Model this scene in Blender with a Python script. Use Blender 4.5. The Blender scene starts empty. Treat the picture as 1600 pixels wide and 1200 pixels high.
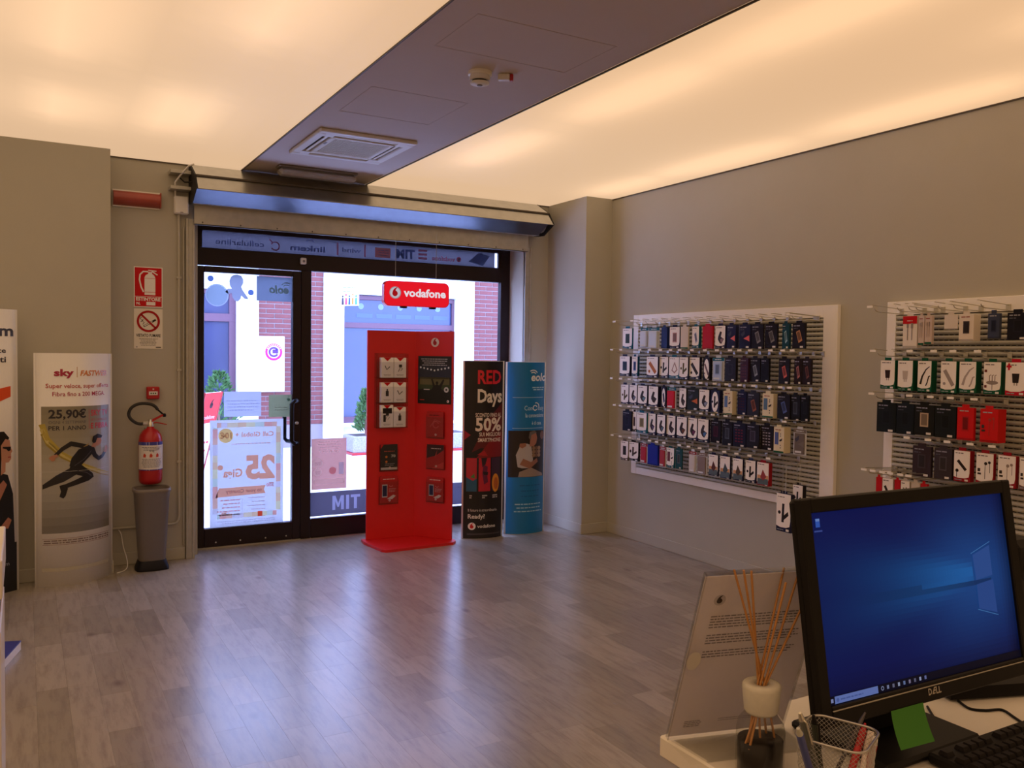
import bpy, bmesh, math, random
from mathutils import Vector, Matrix
from mathutils.geometry import tessellate_polygon
R = math.radians
rng = random.Random(7)
SC = bpy.context.scene
COL = SC.collection

# ------------------------------------------------------------------ camera
F_PX, YAW, PITCH, ROLL, EYE = 1331.338, R(29.8385), R(-2.06054), R(0.78256), Vector((0, 0, 1.5))
_fw = Vector((math.sin(YAW) * math.cos(PITCH), math.cos(YAW) * math.cos(PITCH), math.sin(PITCH)))
_rt0 = Vector((math.cos(YAW), -math.sin(YAW), 0))
_up0 = _rt0.cross(_fw)
_rt = _rt0 * math.cos(ROLL) + _up0 * math.sin(ROLL)
_up = -_rt0 * math.sin(ROLL) + _up0 * math.cos(ROLL)
cam_data = bpy.data.cameras.new('camera')
cam = bpy.data.objects.new('camera', cam_data)
COL.objects.link(cam)
cam.matrix_world = Matrix(((_rt.x, _up.x, -_fw.x, EYE.x), (_rt.y, _up.y, -_fw.y, EYE.y), (_rt.z, _up.z, -_fw.z, EYE.z), (0, 0, 0, 1)))
cam_data.sensor_width = 36.0
cam_data.lens = F_PX * 36.0 / 1600.0
cam_data.clip_start = 0.05
SC.camera = cam

# ------------------------------------------------------------------ light and exposure
SKY_COLOUR, SKY_STRENGTH = (0.53, 0.68, 1.28), 6.8      # bright bluish overcast street
CEILING_STRENGTH = 1.0                                  # backlit stretch ceiling
SCREEN_STRENGTH = 0.5
w = bpy.data.worlds.new('overcast_sky')
SC.world = w
w.use_nodes = True
bg = w.node_tree.nodes['Background']
bg.inputs[0].default_value = SKY_COLOUR + (1,)
bg.inputs[1].default_value = SKY_STRENGTH
vs = SC.view_settings
vs.view_transform = 'Standard'
vs.look = 'None'
vs.exposure = 0.0
vs.gamma = 1.0
vs.use_curve_mapping = False


def at(px, py, ax, val):
    """point of a known plane (ax = X, Y or Z, at val) measured on the photograph's 1600x1200 frame"""
    d = _fw + _rt * ((px - 800) / F_PX) - _up * ((py - 600) / F_PX)
    i = 'XYZ'.index(ax)
    return EYE + d * ((val - EYE[i]) / d[i])


# ------------------------------------------------------------------ materials
def lin(c):
    return tuple(((x / 12.92) if x <= 0.04045 else ((x + 0.055) / 1.055) ** 2.4) for x in [v / 255.0 for v in c])


def nodes_of(name):
    m = bpy.data.materials.new(name)
    m.use_nodes = True
    nt = m.node_tree
    return m, nt, nt.nodes['Principled BSDF'], nt.nodes['Material Output']


def mat(name, col, rough=0.5, metal=0.0, vary=0.08, scale=20.0, bump=0.0, bscale=60.0, spec=0.5, coat=0.0, stretch=(1, 1, 1)):
    """plain surface: linear colour with fine procedural variation and relief"""
    m, nt, b, out = nodes_of(name)
    tc = nt.nodes.new('ShaderNodeTexCoord')
    mp = nt.nodes.new('ShaderNodeMapping')
    mp.inputs['Scale'].default_value = stretch
    nt.links.new(tc.outputs['Object'], mp.inputs[0])
    nz = nt.nodes.new('ShaderNodeTexNoise')
    nz.inputs['Scale'].default_value = scale
    nz.inputs['Detail'].default_value = 3
    nt.links.new(mp.outputs[0], nz.inputs['Vector'])
    mx = nt.nodes.new('ShaderNodeMix')
    mx.data_type = 'RGBA'
    mx.inputs['A'].default_value = tuple(c * (1 - vary) for c in col) + (1,)
    mx.inputs['B'].default_value = tuple(min(1, c * (1 + vary)) for c in col) + (1,)
    nt.links.new(nz.outputs['Fac'], mx.inputs['Factor'])
    nt.links.new(mx.outputs['Result'], b.inputs['Base Color'])
    b.inputs['Roughness'].default_value = rough
    b.inputs['Metallic'].default_value = metal
    b.inputs['Specular IOR Level'].default_value = spec
    b.inputs['Coat Weight'].default_value = coat
    if bump:
        n2 = nt.nodes.new('ShaderNodeTexNoise')
        n2.inputs['Scale'].default_value = bscale
        n2.inputs['Detail'].default_value = 4
        nt.links.new(mp.outputs[0], n2.inputs['Vector'])
        bp = nt.nodes.new('ShaderNodeBump')
        bp.inputs['Strength'].default_value = bump
        bp.inputs['Distance'].default_value = 0.002
        nt.links.new(n2.outputs['Fac'], bp.inputs['Height'])
        nt.links.new(bp.outputs[0], b.inputs['Normal'])
    return m


def attr_mat(name, rough=0.5, spec=0.4, coat=0.0, trans=0.0, gain=1.0, vary=0.03):
    """print: the colour of each shape comes with its mesh; trans > 0 lets daylight through the paper or film"""
    m, nt, b, out = nodes_of(name)
    at_ = nt.nodes.new('ShaderNodeAttribute')
    at_.attribute_name = 'Col'
    nz = nt.nodes.new('ShaderNodeTexNoise')
    nz.inputs['Scale'].default_value = 40
    rm = nt.nodes.new('ShaderNodeMapRange')
    rm.inputs['To Min'].default_value = gain * (1 - vary)
    rm.inputs['To Max'].default_value = gain * (1 + vary)
    nt.links.new(nz.outputs['Fac'], rm.inputs[0])
    sc = nt.nodes.new('ShaderNodeVectorMath')
    sc.operation = 'SCALE'
    nt.links.new(at_.outputs['Color'], sc.inputs[0])
    nt.links.new(rm.outputs[0], sc.inputs['Scale'])
    b.inputs['Roughness'].default_value = rough
    b.inputs['Specular IOR Level'].default_value = spec
    b.inputs['Coat Weight'].default_value = coat
    nt.links.new(sc.outputs[0], b.inputs['Base Color'])
    if trans:
        tr = nt.nodes.new('ShaderNodeBsdfTranslucent')
        nt.links.new(sc.outputs[0], tr.inputs[0])
        ms = nt.nodes.new('ShaderNodeMixShader')
        ms.inputs[0].default_value = trans
        nt.links.new(b.outputs[0], ms.inputs[1])
        nt.links.new(tr.outputs[0], ms.inputs[2])
        nt.links.new(ms.outputs[0], out.inputs[0])
    return m


def emit_mat(name, gain):
    """lit surface: emission from the mesh colours (screen, backlit membrane)"""
    m, nt, b, out = nodes_of(name)
    at_ = nt.nodes.new('ShaderNodeAttribute')
    at_.attribute_name = 'Col'
    b.inputs['Base Color'].default_value = (0.006, 0.006, 0.006, 1)
    b.inputs['Roughness'].default_value = 0.5
    b.inputs['Specular IOR Level'].default_value = 0.08
    nt.links.new(at_.outputs['Color'], b.inputs['Emission Color'])
    b.inputs['Emission Strength'].default_value = gain
    return m


def clear_mat(name, tint=(1, 1, 1), refl=0.5, rough=0.02, ior=1.45):
    """thin clear pane: passes light straight through, mirrors by Fresnel"""
    m, nt, b, out = nodes_of(name)
    tr = nt.nodes.new('ShaderNodeBsdfTransparent')
    tr.inputs[0].default_value = tint + (1,)
    gl = nt.nodes.new('ShaderNodeBsdfGlossy')
    gl.inputs['Roughness'].default_value = rough
    fr = nt.nodes.new('ShaderNodeFresnel')
    fr.inputs[0].default_value = ior
    mu = nt.nodes.new('ShaderNodeMath')
    mu.operation = 'MULTIPLY'
    mu.inputs[1].default_value = refl
    nt.links.new(fr.outputs[0], mu.inputs[0])
    geo = nt.nodes.new('ShaderNodeNewGeometry')
    inv = nt.nodes.new('ShaderNodeMath')
    inv.operation = 'SUBTRACT'
    inv.inputs[0].default_value = 1.0
    nt.links.new(geo.outputs['Backfacing'], inv.inputs[1])
    m2 = nt.nodes.new('ShaderNodeMath')
    m2.operation = 'MULTIPLY'
    nt.links.new(mu.outputs[0], m2.inputs[0])
    nt.links.new(inv.outputs[0], m2.inputs[1])
    mu = m2
    ms = nt.nodes.new('ShaderNodeMixShader')
    nt.links.new(mu.outputs[0], ms.inputs[0])
    nt.links.new(tr.outputs[0], ms.inputs[1])
    nt.links.new(gl.outputs[0], ms.inputs[2])
    nt.links.new(ms.outputs[0], out.inputs[0])
    return m


def plank_mat():
    m, nt, b, out = nodes_of('grey_oak_laminate')
    at_ = nt.nodes.new('ShaderNodeAttribute')
    at_.attribute_name = 'Col'
    oi = nt.nodes.new('ShaderNodeObjectInfo')
    tc = nt.nodes.new('ShaderNodeTexCoord')
    geo = nt.nodes.new('ShaderNodeNewGeometry')
    mp = nt.nodes.new('ShaderNodeMapping')
    mp.inputs['Scale'].default_value = (11, 1.6, 1)
    nt.links.new(geo.outputs['Position'], mp.inputs[0])
    nz = nt.nodes.new('ShaderNodeTexNoise')
    nz.inputs['Scale'].default_value = 3.0
    nz.inputs['Detail'].default_value = 6
    nz.inputs['Roughness'].default_value = 0.65
    nt.links.new(mp.outputs[0], nz.inputs['Vector'])
    rp = nt.nodes.new('ShaderNodeValToRGB')
    rp.color_ramp.elements[0].position = 0.30
    rp.color_ramp.elements[0].color = (0.66, 0.63, 0.60, 1)
    rp.color_ramp.elements[1].position = 0.55
    rp.color_ramp.elements[1].color = (1.04, 1.04, 1.04, 1)
    nt.links.new(nz.outputs['Fac'], rp.inputs[0])
    # knots
    m2 = nt.nodes.new('ShaderNodeMapping')
    m2.inputs['Scale'].default_value = (5.0, 3.0, 1)
    nt.links.new(geo.outputs['Position'], m2.inputs[0])
    vo = nt.nodes.new('ShaderNodeTexVoronoi')
    vo.inputs['Scale'].default_value = 0.75
    nt.links.new(m2.outputs[0], vo.inputs['Vector'])
    r2 = nt.nodes.new('ShaderNodeValToRGB')
    r2.color_ramp.elements[0].position = 0.03
    r2.color_ramp.elements[0].color = (0.50, 0.44, 0.42, 1)
    r2.color_ramp.elements[1].position = 0.12
    r2.color_ramp.elements[1].color = (1, 1, 1, 1)
    nt.links.new(vo.outputs['Distance'], r2.inputs[0])
    def mul(a, b_):
        x = nt.nodes.new('ShaderNodeVectorMath')
        x.operation = 'MULTIPLY'
        nt.links.new(a, x.inputs[0])
        nt.links.new(b_, x.inputs[1])
        return x.outputs[0]
    c = mul(mul(at_.outputs['Color'], rp.outputs[0]), r2.outputs[0])
    nt.links.new(c, b.inputs['Base Color'])
    n3 = nt.nodes.new('ShaderNodeMapRange')
    n3.inputs['To Min'].default_value = 0.27
    n3.inputs['To Max'].default_value = 0.37
    nt.links.new(nz.outputs['Fac'], n3.inputs[0])
    nt.links.new(n3.outputs[0], b.inputs['Roughness'])
    b.inputs['Specular IOR Level'].default_value = 1.0
    b.inputs['Coat Weight'].default_value = 0.45
    b.inputs['Coat Roughness'].default_value = 0.24
    bp = nt.nodes.new('ShaderNodeBump')
    bp.inputs['Strength'].default_value = 0.12
    bp.inputs['Distance'].default_value = 0.001
    nt.links.new(nz.outputs['Fac'], bp.inputs['Height'])
    nt.links.new(bp.outputs[0], b.inputs['Normal'])
    return m


M = {}
M['wall'] = mat('taupe_wall_paint', (0.45, 0.425, 0.345), 0.85, vary=0.03, scale=6, bump=0.25, bscale=220)
M['pale'] = mat('pale_wall_paint', (0.78, 0.75, 0.70), 0.85, vary=0.03, scale=6)
M['base'] = mat('taupe_skirting', (0.45, 0.425, 0.345), 0.5, vary=0.03)
M['gyps'] = mat('taupe_ceiling_paint', (0.56, 0.48, 0.43), 0.8, vary=0.03, scale=5, bump=0.15, bscale=200)
M['slab'] = mat('underlay_dark', (0.09, 0.075, 0.065), 0.8)
M['plank'] = plank_mat()
M['membrane'] = emit_mat('backlit_membrane', CEILING_STRENGTH)
M['trimdark'] = mat('dark_profile', (0.09, 0.07, 0.05), 0.6)
M['alu'] = mat('dark_brown_aluminium', (0.016, 0.008, 0.010), 0.4, vary=0.15, spec=0.25)
M['glass'] = clear_mat('shop_glass', (0.96, 0.97, 1.0), 0.55)
M['acryl'] = clear_mat('clear_acrylic', (0.93, 0.93, 0.95), 1.0, 0.06)
M['acrylfoot'] = clear_mat('clear_acrylic_foot', (0.99, 0.99, 0.98), 0.5, 0.05)
M['acryledge'] = clear_mat('acrylic_edge', (0.90, 0.90, 0.90), 1.0, 0.15)
M['galv'] = mat('galvanised_steel', (0.52, 0.51, 0.46), 0.32, 0.9, vary=0.18, scale=14, bump=0.05, bscale=30)
M['galvlow'] = mat('shaded_galvanised_steel', (0.105, 0.115, 0.15), 0.30, 0.9, vary=0.15, scale=14)  # darker blue copy of the steel: dimmed street reflection put into the colour
M['galvdull'] = mat('dull_galvanised_steel', (0.46, 0.44, 0.38), 0.5, 0.7, vary=0.2, scale=18)
M['black'] = mat('black_plastic', (0.008, 0.007, 0.007), 0.45, vary=0.2, spec=0.18)
M['blackmat'] = mat('matt_black', (0.012, 0.010, 0.009), 0.6, vary=0.2, spec=0.2)
M['white'] = mat('white_plastic', (0.72, 0.70, 0.66), 0.4, vary=0.03)
M['offwhite'] = mat('cream_lacquer', (0.78, 0.74, 0.66), 0.35, vary=0.03)
M['whiteboard'] = mat('white_melamine', (0.90, 0.87, 0.82), 0.4, vary=0.03)
M['grey'] = mat('grey_plastic', (0.19, 0.165, 0.145), 0.45, vary=0.06)
M['navyplas'] = mat('dark_navy_plastic', (0.009, 0.009, 0.014), 0.5, spec=0.2)
M['slat'] = mat('grey_steel_slat', (0.50, 0.485, 0.42), 0.45, 0.1, vary=0.06, scale=9)
M['slatback'] = mat('grey_steel_backing', (0.26, 0.245, 0.21), 0.6, 0.1)
M['hole'] = mat('slot_shadow_black', (0.03, 0.026, 0.022), 0.9)
M['chrome'] = mat('zinc_wire', (0.62, 0.59, 0.50), 0.3, 0.9, vary=0.1)
M['red'] = mat('red_lacquer', (0.62, 0.008, 0.010), 0.42, vary=0.05)
M['redplas'] = mat('red_enamel', (0.42, 0.012, 0.014), 0.28, vary=0.08)
M['redglow'] = mat('red_sign_acrylic', (0.75, 0.008, 0.02), 0.3, vary=0.04)
M['signface'] = emit_mat('lit_sign_face', 0.8)
M['redlamp'] = mat('dusty_red_cover', (0.33, 0.055, 0.035), 0.35, vary=0.3, scale=8)
M['hose'] = mat('black_rubber', (0.018, 0.016, 0.014), 0.5)
M['card'] = attr_mat('printed_card', 0.45, 0.15)
M['letter'] = attr_mat('letter_paper', 0.7, 0.2, trans=0.5)
M['gloss'] = attr_mat('glossy_print', 0.3, 0.5)
M['paperglass'] = attr_mat('backlit_paper', 0.6, 0.3, trans=0.75, gain=0.42)
M['ink'] = attr_mat('backlit_ink', 0.6, 0.2, trans=0.93, gain=1.0)
M['film'] = attr_mat('window_film', 0.5, 0.3, trans=0.6, gain=0.42)
M['screen'] = emit_mat('monitor_screen', SCREEN_STRENGTH)
M['reed'] = mat('rattan_reed', (0.45, 0.21, 0.06), 0.6, vary=0.25, scale=60)
M['ceram'] = mat('white_stoneware', (0.62, 0.60, 0.52), 0.55, vary=0.08, scale=120)
M['liquid'] = mat('dark_perfume', (0.008, 0.005, 0.004), 0.3, vary=0.1, spec=0.2)
M['bottle'] = clear_mat('bottle_glass', (0.90, 0.90, 0.88), 1.0, 0.03, 1.5)
M['wiremesh'] = mat('silver_wire_mesh', (0.50, 0.49, 0.46), 0.35, 0.85)
M['green'] = mat('green_sticky_note', (0.045, 0.20, 0.02), 0.8, vary=0.04)
M['brick'] = mat('red_facing_brick', (0.19, 0.058, 0.05), 0.85, vary=0.25, scale=9, bump=0.3)
M['mortar'] = mat('pale_mortar', (0.30, 0.25, 0.24), 0.9)
M['plaster'] = mat('white_plaster', (0.86, 0.86, 0.86), 0.8, vary=0.02, bump=0.1)
M['pinkframe'] = mat('mauve_window_frame', (0.13, 0.06, 0.085), 0.5)
M['panesky'] = mat('sky_tinted_shop_pane', (0.026, 0.048, 0.135), 0.08, vary=0.18, scale=0.9, spec=0.8)  # blue base colour stands in for sky reflected in the glass
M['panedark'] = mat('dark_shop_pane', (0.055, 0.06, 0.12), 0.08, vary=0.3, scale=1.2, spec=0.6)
M['street'] = mat('pale_street_paving', (0.62, 0.62, 0.62), 0.8, vary=0.08, scale=3)
M['stone'] = mat('speckled_granite', (0.33, 0.31, 0.34), 0.7, vary=0.6, scale=45)
M['leaf'] = mat('cypress_green', (0.07, 0.17, 0.045), 0.7, vary=0.4)
M['pot'] = mat('terracotta', (0.3, 0.14, 0.1), 0.8)
M['bluebook'] = mat('blue_cover', (0.03, 0.04, 0.24), 0.4)
M['keys'] = mat('black_keycap', (0.012, 0.010, 0.010), 0.5, spec=0.2)

WHITE, BLACK = (235, 232, 226), (14, 12, 14)


# ------------------------------------------------------------------ mesh building
WLOC = {}


def link(o, parent=None, wl=(0, 0, 0)):
    COL.objects.link(o)
    if parent is not None:
        o.parent = parent
    WLOC[o.name] = Vector(wl)
    return o


def smooth(P, n=5):
    """rounded path through the points"""
    P = [Vector(p) for p in P]
    Q = []
    for i in range(len(P) - 1):
        p0, p1, p2, p3 = P[max(0, i - 1)], P[i], P[i + 1], P[min(len(P) - 1, i + 2)]
        for s_ in range(n):
            f = s_ / n
            Q.append(0.5 * ((2 * p1) + (p2 - p0) * f + (2 * p0 - 5 * p1 + 4 * p2 - p3) * f * f + (3 * p1 - p0 - 3 * p2 + p3) * f ** 3))
    return Q + [P[-1]]


class MB:
    def __init__(s):
        s.v, s.f, s.c, s.sm = [], [], [], []

    def add(s, vs_, fs_, col=None, smooth=False):
        n = len(s.v)
        s.v += [tuple(p) for p in vs_]
        for f in fs_:
            s.f.append(tuple(i + n for i in f))
            s.c.append(col)
            s.sm.append(smooth)
        return s

    def box(s, x0, y0, z0, x1, y1, z1, b=0.0, col=None, fr=None):
        lo = [min(x0, x1), min(y0, y1), min(z0, z1)]
        hi = [max(x0, x1), max(y0, y1), max(z0, z1)]
        T = (lambda p: p) if fr is None else fr
        if b <= 0:
            P = [(a, b_, c) for a in (lo[0], hi[0]) for b_ in (lo[1], hi[1]) for c in (lo[2], hi[2])]
            s.add([T(p) for p in P], [(0, 1, 3, 2), (4, 6, 7, 5), (0, 4, 5, 1), (2, 3, 7, 6), (0, 2, 6, 4), (1, 5, 7, 3)], col)
            return s
        V, idx = [], {}
        for i in (0, 1):
            for j in (0, 1):
                for k in (0, 1):
                    sg = (i, j, k)
                    cpt = [(lo, hi)[sg[a]][a] for a in range(3)]
                    ins = [cpt[a] + (b if sg[a] == 0 else -b) for a in range(3)]
                    for a in range(3):
                        p = list(ins)
                        p[a] = cpt[a]
                        idx[sg, a] = len(V)
                        V.append(T(tuple(p)))
        Fs = []
        for a in range(3):
            o1, o2 = [x for x in range(3) if x != a]
            for t in (0, 1):
                q = []
                for (p1, p2) in ((0, 0), (1, 0), (1, 1), (0, 1)):
                    sg = [0, 0, 0]
                    sg[a], sg[o1], sg[o2] = t, p1, p2
                    q.append(idx[tuple(sg), a])
                Fs.append(tuple(q))
        for a in range(3):          # edges along axis a
            o1, o2 = [x for x in range(3) if x != a]
            for p1 in (0, 1):
                for p2 in (0, 1):
                    s0, s1 = [0, 0, 0], [0, 0, 0]
                    s0[o1] = s1[o1] = p1
                    s0[o2] = s1[o2] = p2
                    s1[a] = 1
                    s0, s1 = tuple(s0), tuple(s1)
                    Fs.append((idx[s0, o1], idx[s1, o1], idx[s1, o2], idx[s0, o2]))
        for i in (0, 1):
            for j in (0, 1):
                for k in (0, 1):
                    Fs.append(tuple(idx[(i, j, k), a] for a in range(3)))
        s.add(V, Fs, col)
        return s

    def tube(s, pts, r, seg=8, col=None, caps=True, r1=None):
        pts = [Vector(p) for p in pts]
        V, Fs = [], []
        ref = None
        n = len(pts)
        for i, p in enumerate(pts):
            d = (pts[min(i + 1, n - 1)] - pts[max(i - 1, 0)]).normalized()
            if ref is None:
                ref = Vector((0, 0, 1)) if abs(d.z) < 0.9 else Vector((1, 0, 0))
            a = (ref - d * ref.dot(d)).normalized()
            ref = a
            b = d.cross(a)
            rr = r if r1 is None else r + (r1 - r) * i / max(1, n - 1)
            for k in range(seg):
                t = 2 * math.pi * k / seg
                V.append(p + a * (math.cos(t) * rr) + b * (math.sin(t) * rr))
        for i in range(n - 1):
            for k in range(seg):
                k2 = (k + 1) % seg
                Fs.append((i * seg + k, i * seg + k2, (i + 1) * seg + k2, (i + 1) * seg + k))
        s.add(V, Fs, col, True)
        if caps:
            s.add(V[:seg], [tuple(range(seg))[::-1]], col)
            s.add(V[-seg:], [tuple(range(seg))], col)
        return s

    def lathe(s, prof, x, y, z, seg=20, col=None, sx=1.0, sy=1.0, sq=0.0, axis='Z'):
        V, Fs = [], []
        for r, h in prof:
            for k in range(seg):
                t = 2 * math.pi * k / seg
                ct, st = math.cos(t), math.sin(t)
                if sq:
                    m_ = 1.0 / max(abs(ct), abs(st))
                    q = 1 + sq * (m_ - 1)
                    ct, st = ct * q, st * q
                if axis == 'Z':
                    V.append((x + r * ct * sx, y + r * st * sy, z + h))
                elif axis == 'Y':
                    V.append((x + r * ct * sx, y + h, z + r * st * sy))
                else:
                    V.append((x + h, y + r * ct * sx, z + r * st * sy))
        for i in range(len(prof) - 1):
            for k in range(seg):
                k2 = (k + 1) % seg
                Fs.append((i * seg + k, i * seg + k2, (i + 1) * seg + k2, (i + 1) * seg + k))
        s.add(V, Fs, col, True)
        if prof[0][0] > 1e-5:
            s.add(V[:seg], [tuple(range(seg))], col)
        if prof[-1][0] > 1e-5:
            s.add(V[-seg:], [tuple(range(seg))], col)
        return s

    def prism(s, poly, fr, d0, d1, col=None):
        """polygon of (u, v) pairs pushed from depth d0 to d1 along the frame's normal"""
        n = len(poly)
        V = [fr((u, v, d0)) for u, v in poly] + [fr((u, v, d1)) for u, v in poly]
        Fs = [tuple(range(n)), tuple(range(2 * n - 1, n - 1, -1))]
        for i in range(n):
            j = (i + 1) % n
            Fs.append((i, j, n + j, n + i))
        return s.add(V, Fs, col)

    def build(s, name, m, parent=None, recalc=True, loc=None):
        me = bpy.data.meshes.new(name)
        off = WLOC[parent.name] if parent is not None else Vector((0, 0, 0))
        base = off if loc is None else Vector(loc)
        me.from_pydata([tuple(Vector(p) - base) for p in s.v], [], s.f)
        if recalc:
            bm = bmesh.new()
            bm.from_mesh(me)
            bmesh.ops.recalc_face_normals(bm, faces=bm.faces)
            bm.to_mesh(me)
            bm.free()
        me.materials.append(m)
        me.polygons.foreach_set('use_smooth', s.sm)
        if any(c is not None for c in s.c):
            ca = me.color_attributes.new('Col', 'FLOAT_COLOR', 'CORNER')
            buf = []
            for p, c in zip(me.polygons, s.c):
                buf += (list(c) + [1.0]) * len(p.vertices)
            ca.data.foreach_set('color', buf)
        o = bpy.data.objects.new(name, me)
        link(o, parent, base)
        if loc is not None:
            o.location = base - off
        return o


def frame(o, u, v, n):
    o, u, v, n = Vector(o), Vector(u).normalized(), Vector(v).normalized(), Vector(n).normalized()
    return lambda p: o + u * p[0] + v * p[1] + n * p[2]


def tag(o, label=None, cat=None, group=None, kind=None):
    if label: o['label'] = label
    if cat: o['category'] = cat
    if group: o['group'] = group
    if kind: o['kind'] = kind
    return o


def thing(name, loc, label=None, cat=None, group=None, kind=None, parent=None):
    o = bpy.data.objects.new(name, None)
    o.empty_display_size = 0.1
    off = WLOC[parent.name] if parent is not None else Vector((0, 0, 0))
    link(o, parent, loc)
    o.location = Vector(loc) - off
    return tag(o, label, cat, group, kind)


def piece(name, me, parent, loc):
    """one more object on a shared mesh, placed at a world position"""
    o = bpy.data.objects.new(name, me)
    link(o, parent, loc)
    o.location = Vector(loc) - (WLOC[parent.name] if parent is not None else Vector((0, 0, 0)))
    return o


# ------------------------------------------------------------------ flat print
_TXT = {}


def glyphs(txt, bold):
    k = (txt, bold)
    if k not in _TXT:
        cu = bpy.data.curves.new('lettering', 'FONT')
        cu.body = txt
        cu.resolution_u = 2
        cu.offset = bold
        o = bpy.data.objects.new('lettering', cu)
        me = o.to_mesh()
        vs_ = [(v.co.x, v.co.y) for v in me.vertices]
        fs_ = [tuple(p.vertices) for p in me.polygons]
        o.to_mesh_clear()
        bpy.data.objects.remove(o)
        bpy.data.curves.remove(cu)
        _TXT[k] = (vs_, fs_)
    return _TXT[k]


_H = glyphs('H', 0.0)
CAP = max(v[1] for v in _H[0]) - min(v[1] for v in _H[0])


class Art:
    """shapes in a sheet's own (u right, v up) metres; layer lifts each a fraction of a millimetre"""
    def __init__(s, fr, eps=0.0005, base=0.0003, bulge=None):
        s.fr, s.eps, s.base, s.bulge = fr, eps, base, bulge
        s.it = []
        s.under = None      # colour of the backlit sheet below: ink on it multiplies

    def raw(s, vs_, fs_, col, layer):
        c = lin(col)
        if s.under is not None:
            c = tuple(min(1.0, x / max(0.02, y)) for x, y in zip(c, lin(s.under)))
        s.it.append((vs_, fs_, c, layer))

    def poly(s, pts, col, layer=0):
        t = tessellate_polygon([[Vector((p[0], p[1], 0)) for p in pts]])
        s.raw(list(pts), [tuple(x) for x in t], col, layer)

    def rect(s, u0, v0, u1, v1, col, layer=0):
        s.raw([(u0, v0), (u1, v0), (u1, v1), (u0, v1)], [(0, 1, 2, 3)], col, layer)

    def disc(s, u, v, r, col, layer=0, ry=None, seg=20, a0=0, a1=360):
        ry = r if ry is None else ry
        full = a1 - a0 >= 360
        n = seg if full else seg + 1
        P = [(u + r * math.cos(R(a0 + (a1 - a0) * k / seg)), v + ry * math.sin(R(a0 + (a1 - a0) * k / seg))) for k in range(n)]
        s.poly(P, col, layer)

    def ring(s, u, v, r0, r1, col, layer=0, a0=0, a1=360, seg=24):
        V, Fs = [], []
        for k in range(seg + 1):
            t = R(a0 + (a1 - a0) * k / seg)
            V += [(u + r0 * math.cos(t), v + r0 * math.sin(t)), (u + r1 * math.cos(t), v + r1 * math.sin(t))]
        for k in range(seg):
            Fs.append((2 * k, 2 * k + 1, 2 * k + 3, 2 * k + 2))
        s.raw(V, Fs, col, layer)

    def line(s, pts, wd, col, layer=0, w1=None):
        n = len(pts)
        V = []
        for i in range(n):
            a, b = Vector(pts[max(0, i - 1)]), Vector(pts[min(n - 1, i + 1)])
            d = (b - a).normalized()
            h = (wd if w1 is None else wd + (w1 - wd) * i / (n - 1)) / 2
            p = Vector(pts[i])
            V += [tuple(p + Vector((-d.y, d.x)) * h), tuple(p - Vector((-d.y, d.x)) * h)]
        s.raw(V, [(2 * i, 2 * i + 1, 2 * i + 3, 2 * i + 2) for i in range(n - 1)], col, layer)

    def text(s, txt, u, v, h, col, al='l', width=None, layer=1, bold=0.0, slant=0.0, flip=False):
        vs_, fs_ = glyphs(txt, bold)
        if not vs_:
            return
        k = h / CAP
        x0, x1 = min(p[0] for p in vs_), max(p[0] for p in vs_)
        kx = k if width is None else width / max(1e-6, x1 - x0)
        W = (x1 - x0) * kx
        du = u - (0 if al == 'l' else W / 2 if al == 'c' else W)
        sg = -1 if flip else 1
        s.raw([(((p[0] - x0) * kx + p[1] * k * slant) * sg + (du if not flip else 2 * u - du if al != 'l' else u), v + p[1] * k) for p in vs_], fs_, col, layer)

    def greek(s, u0, v, wd, n, h, pitch, col, layer=1, al='l', seed=1, ragged=0.25):
        r = random.Random(seed)
        for i in range(n):
            W = wd * (1 - r.random() * ragged)
            x = u0 if al == 'l' else u0 + (wd - W) / 2 if al == 'c' else u0 + wd - W
            e = x + W
            while x < e - h:
                ww = min(e - x, h * r.uniform(1.5, 5))
                s.rect(x, v - i * pitch, x + ww, v - i * pitch + h, col, layer)
                x += ww + h * 0.7

    def build(s, name, m, parent):
        mb = MB()
        for vs_, fs_, col, layer in s.it:
            d = s.base + layer * s.eps
            if s.bulge is None:
                mb.add([s.fr((u, v, d)) for u, v in vs_], fs_, col)
            else:
                W, B = s.bulge
                bm = bmesh.new()
                bv = [bm.verts.new((u, v, 0)) for u, v in vs_]
                for f in fs_:
                    try:
                        bm.faces.new([bv[i] for i in f])
                    except ValueError:
                        pass
                us = [p[0] for p in vs_]
                k0, k1 = math.ceil(min(us) / (W / 16) + 1e-4), math.floor(max(us) / (W / 16) - 1e-4)
                for k in range(k0, k1 + 1):
                    bmesh.ops.bisect_plane(bm, geom=bm.verts[:] + bm.edges[:] + bm.faces[:], plane_co=(k * W / 16, 0, 0), plane_no=(1, 0, 0))
                bm.verts.index_update()
                P = [s.fr((q.co.x, q.co.y, d + B * (1 - (2 * q.co.x / W - 1) ** 2))) for q in bm.verts]
                mb.add(P, [tuple(q.index for q in f.verts) for f in bm.faces], col)
                bm.free()
        return mb.build(name, m, parent, recalc=False)


def voda_mark(a, u, v, r, layer=1, disc=(236, 232, 230), mark=(200, 10, 20)):
    a.disc(u, v, r, disc, layer)
    a.disc(u - r * 0.03, v - r * 0.14, r * 0.47, mark, layer + 1)
    P = [(-0.48, -0.1), (-0.42, 0.25), (-0.2, 0.62), (0.2, 0.86), (0.42, 0.86), (0.2, 0.66), (0.06, 0.4), (0.1, 0.28), (0.44, -0.1)]
    a.poly([(u + p * r, v + q * r) for p, q in P], mark, layer + 1)


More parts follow.
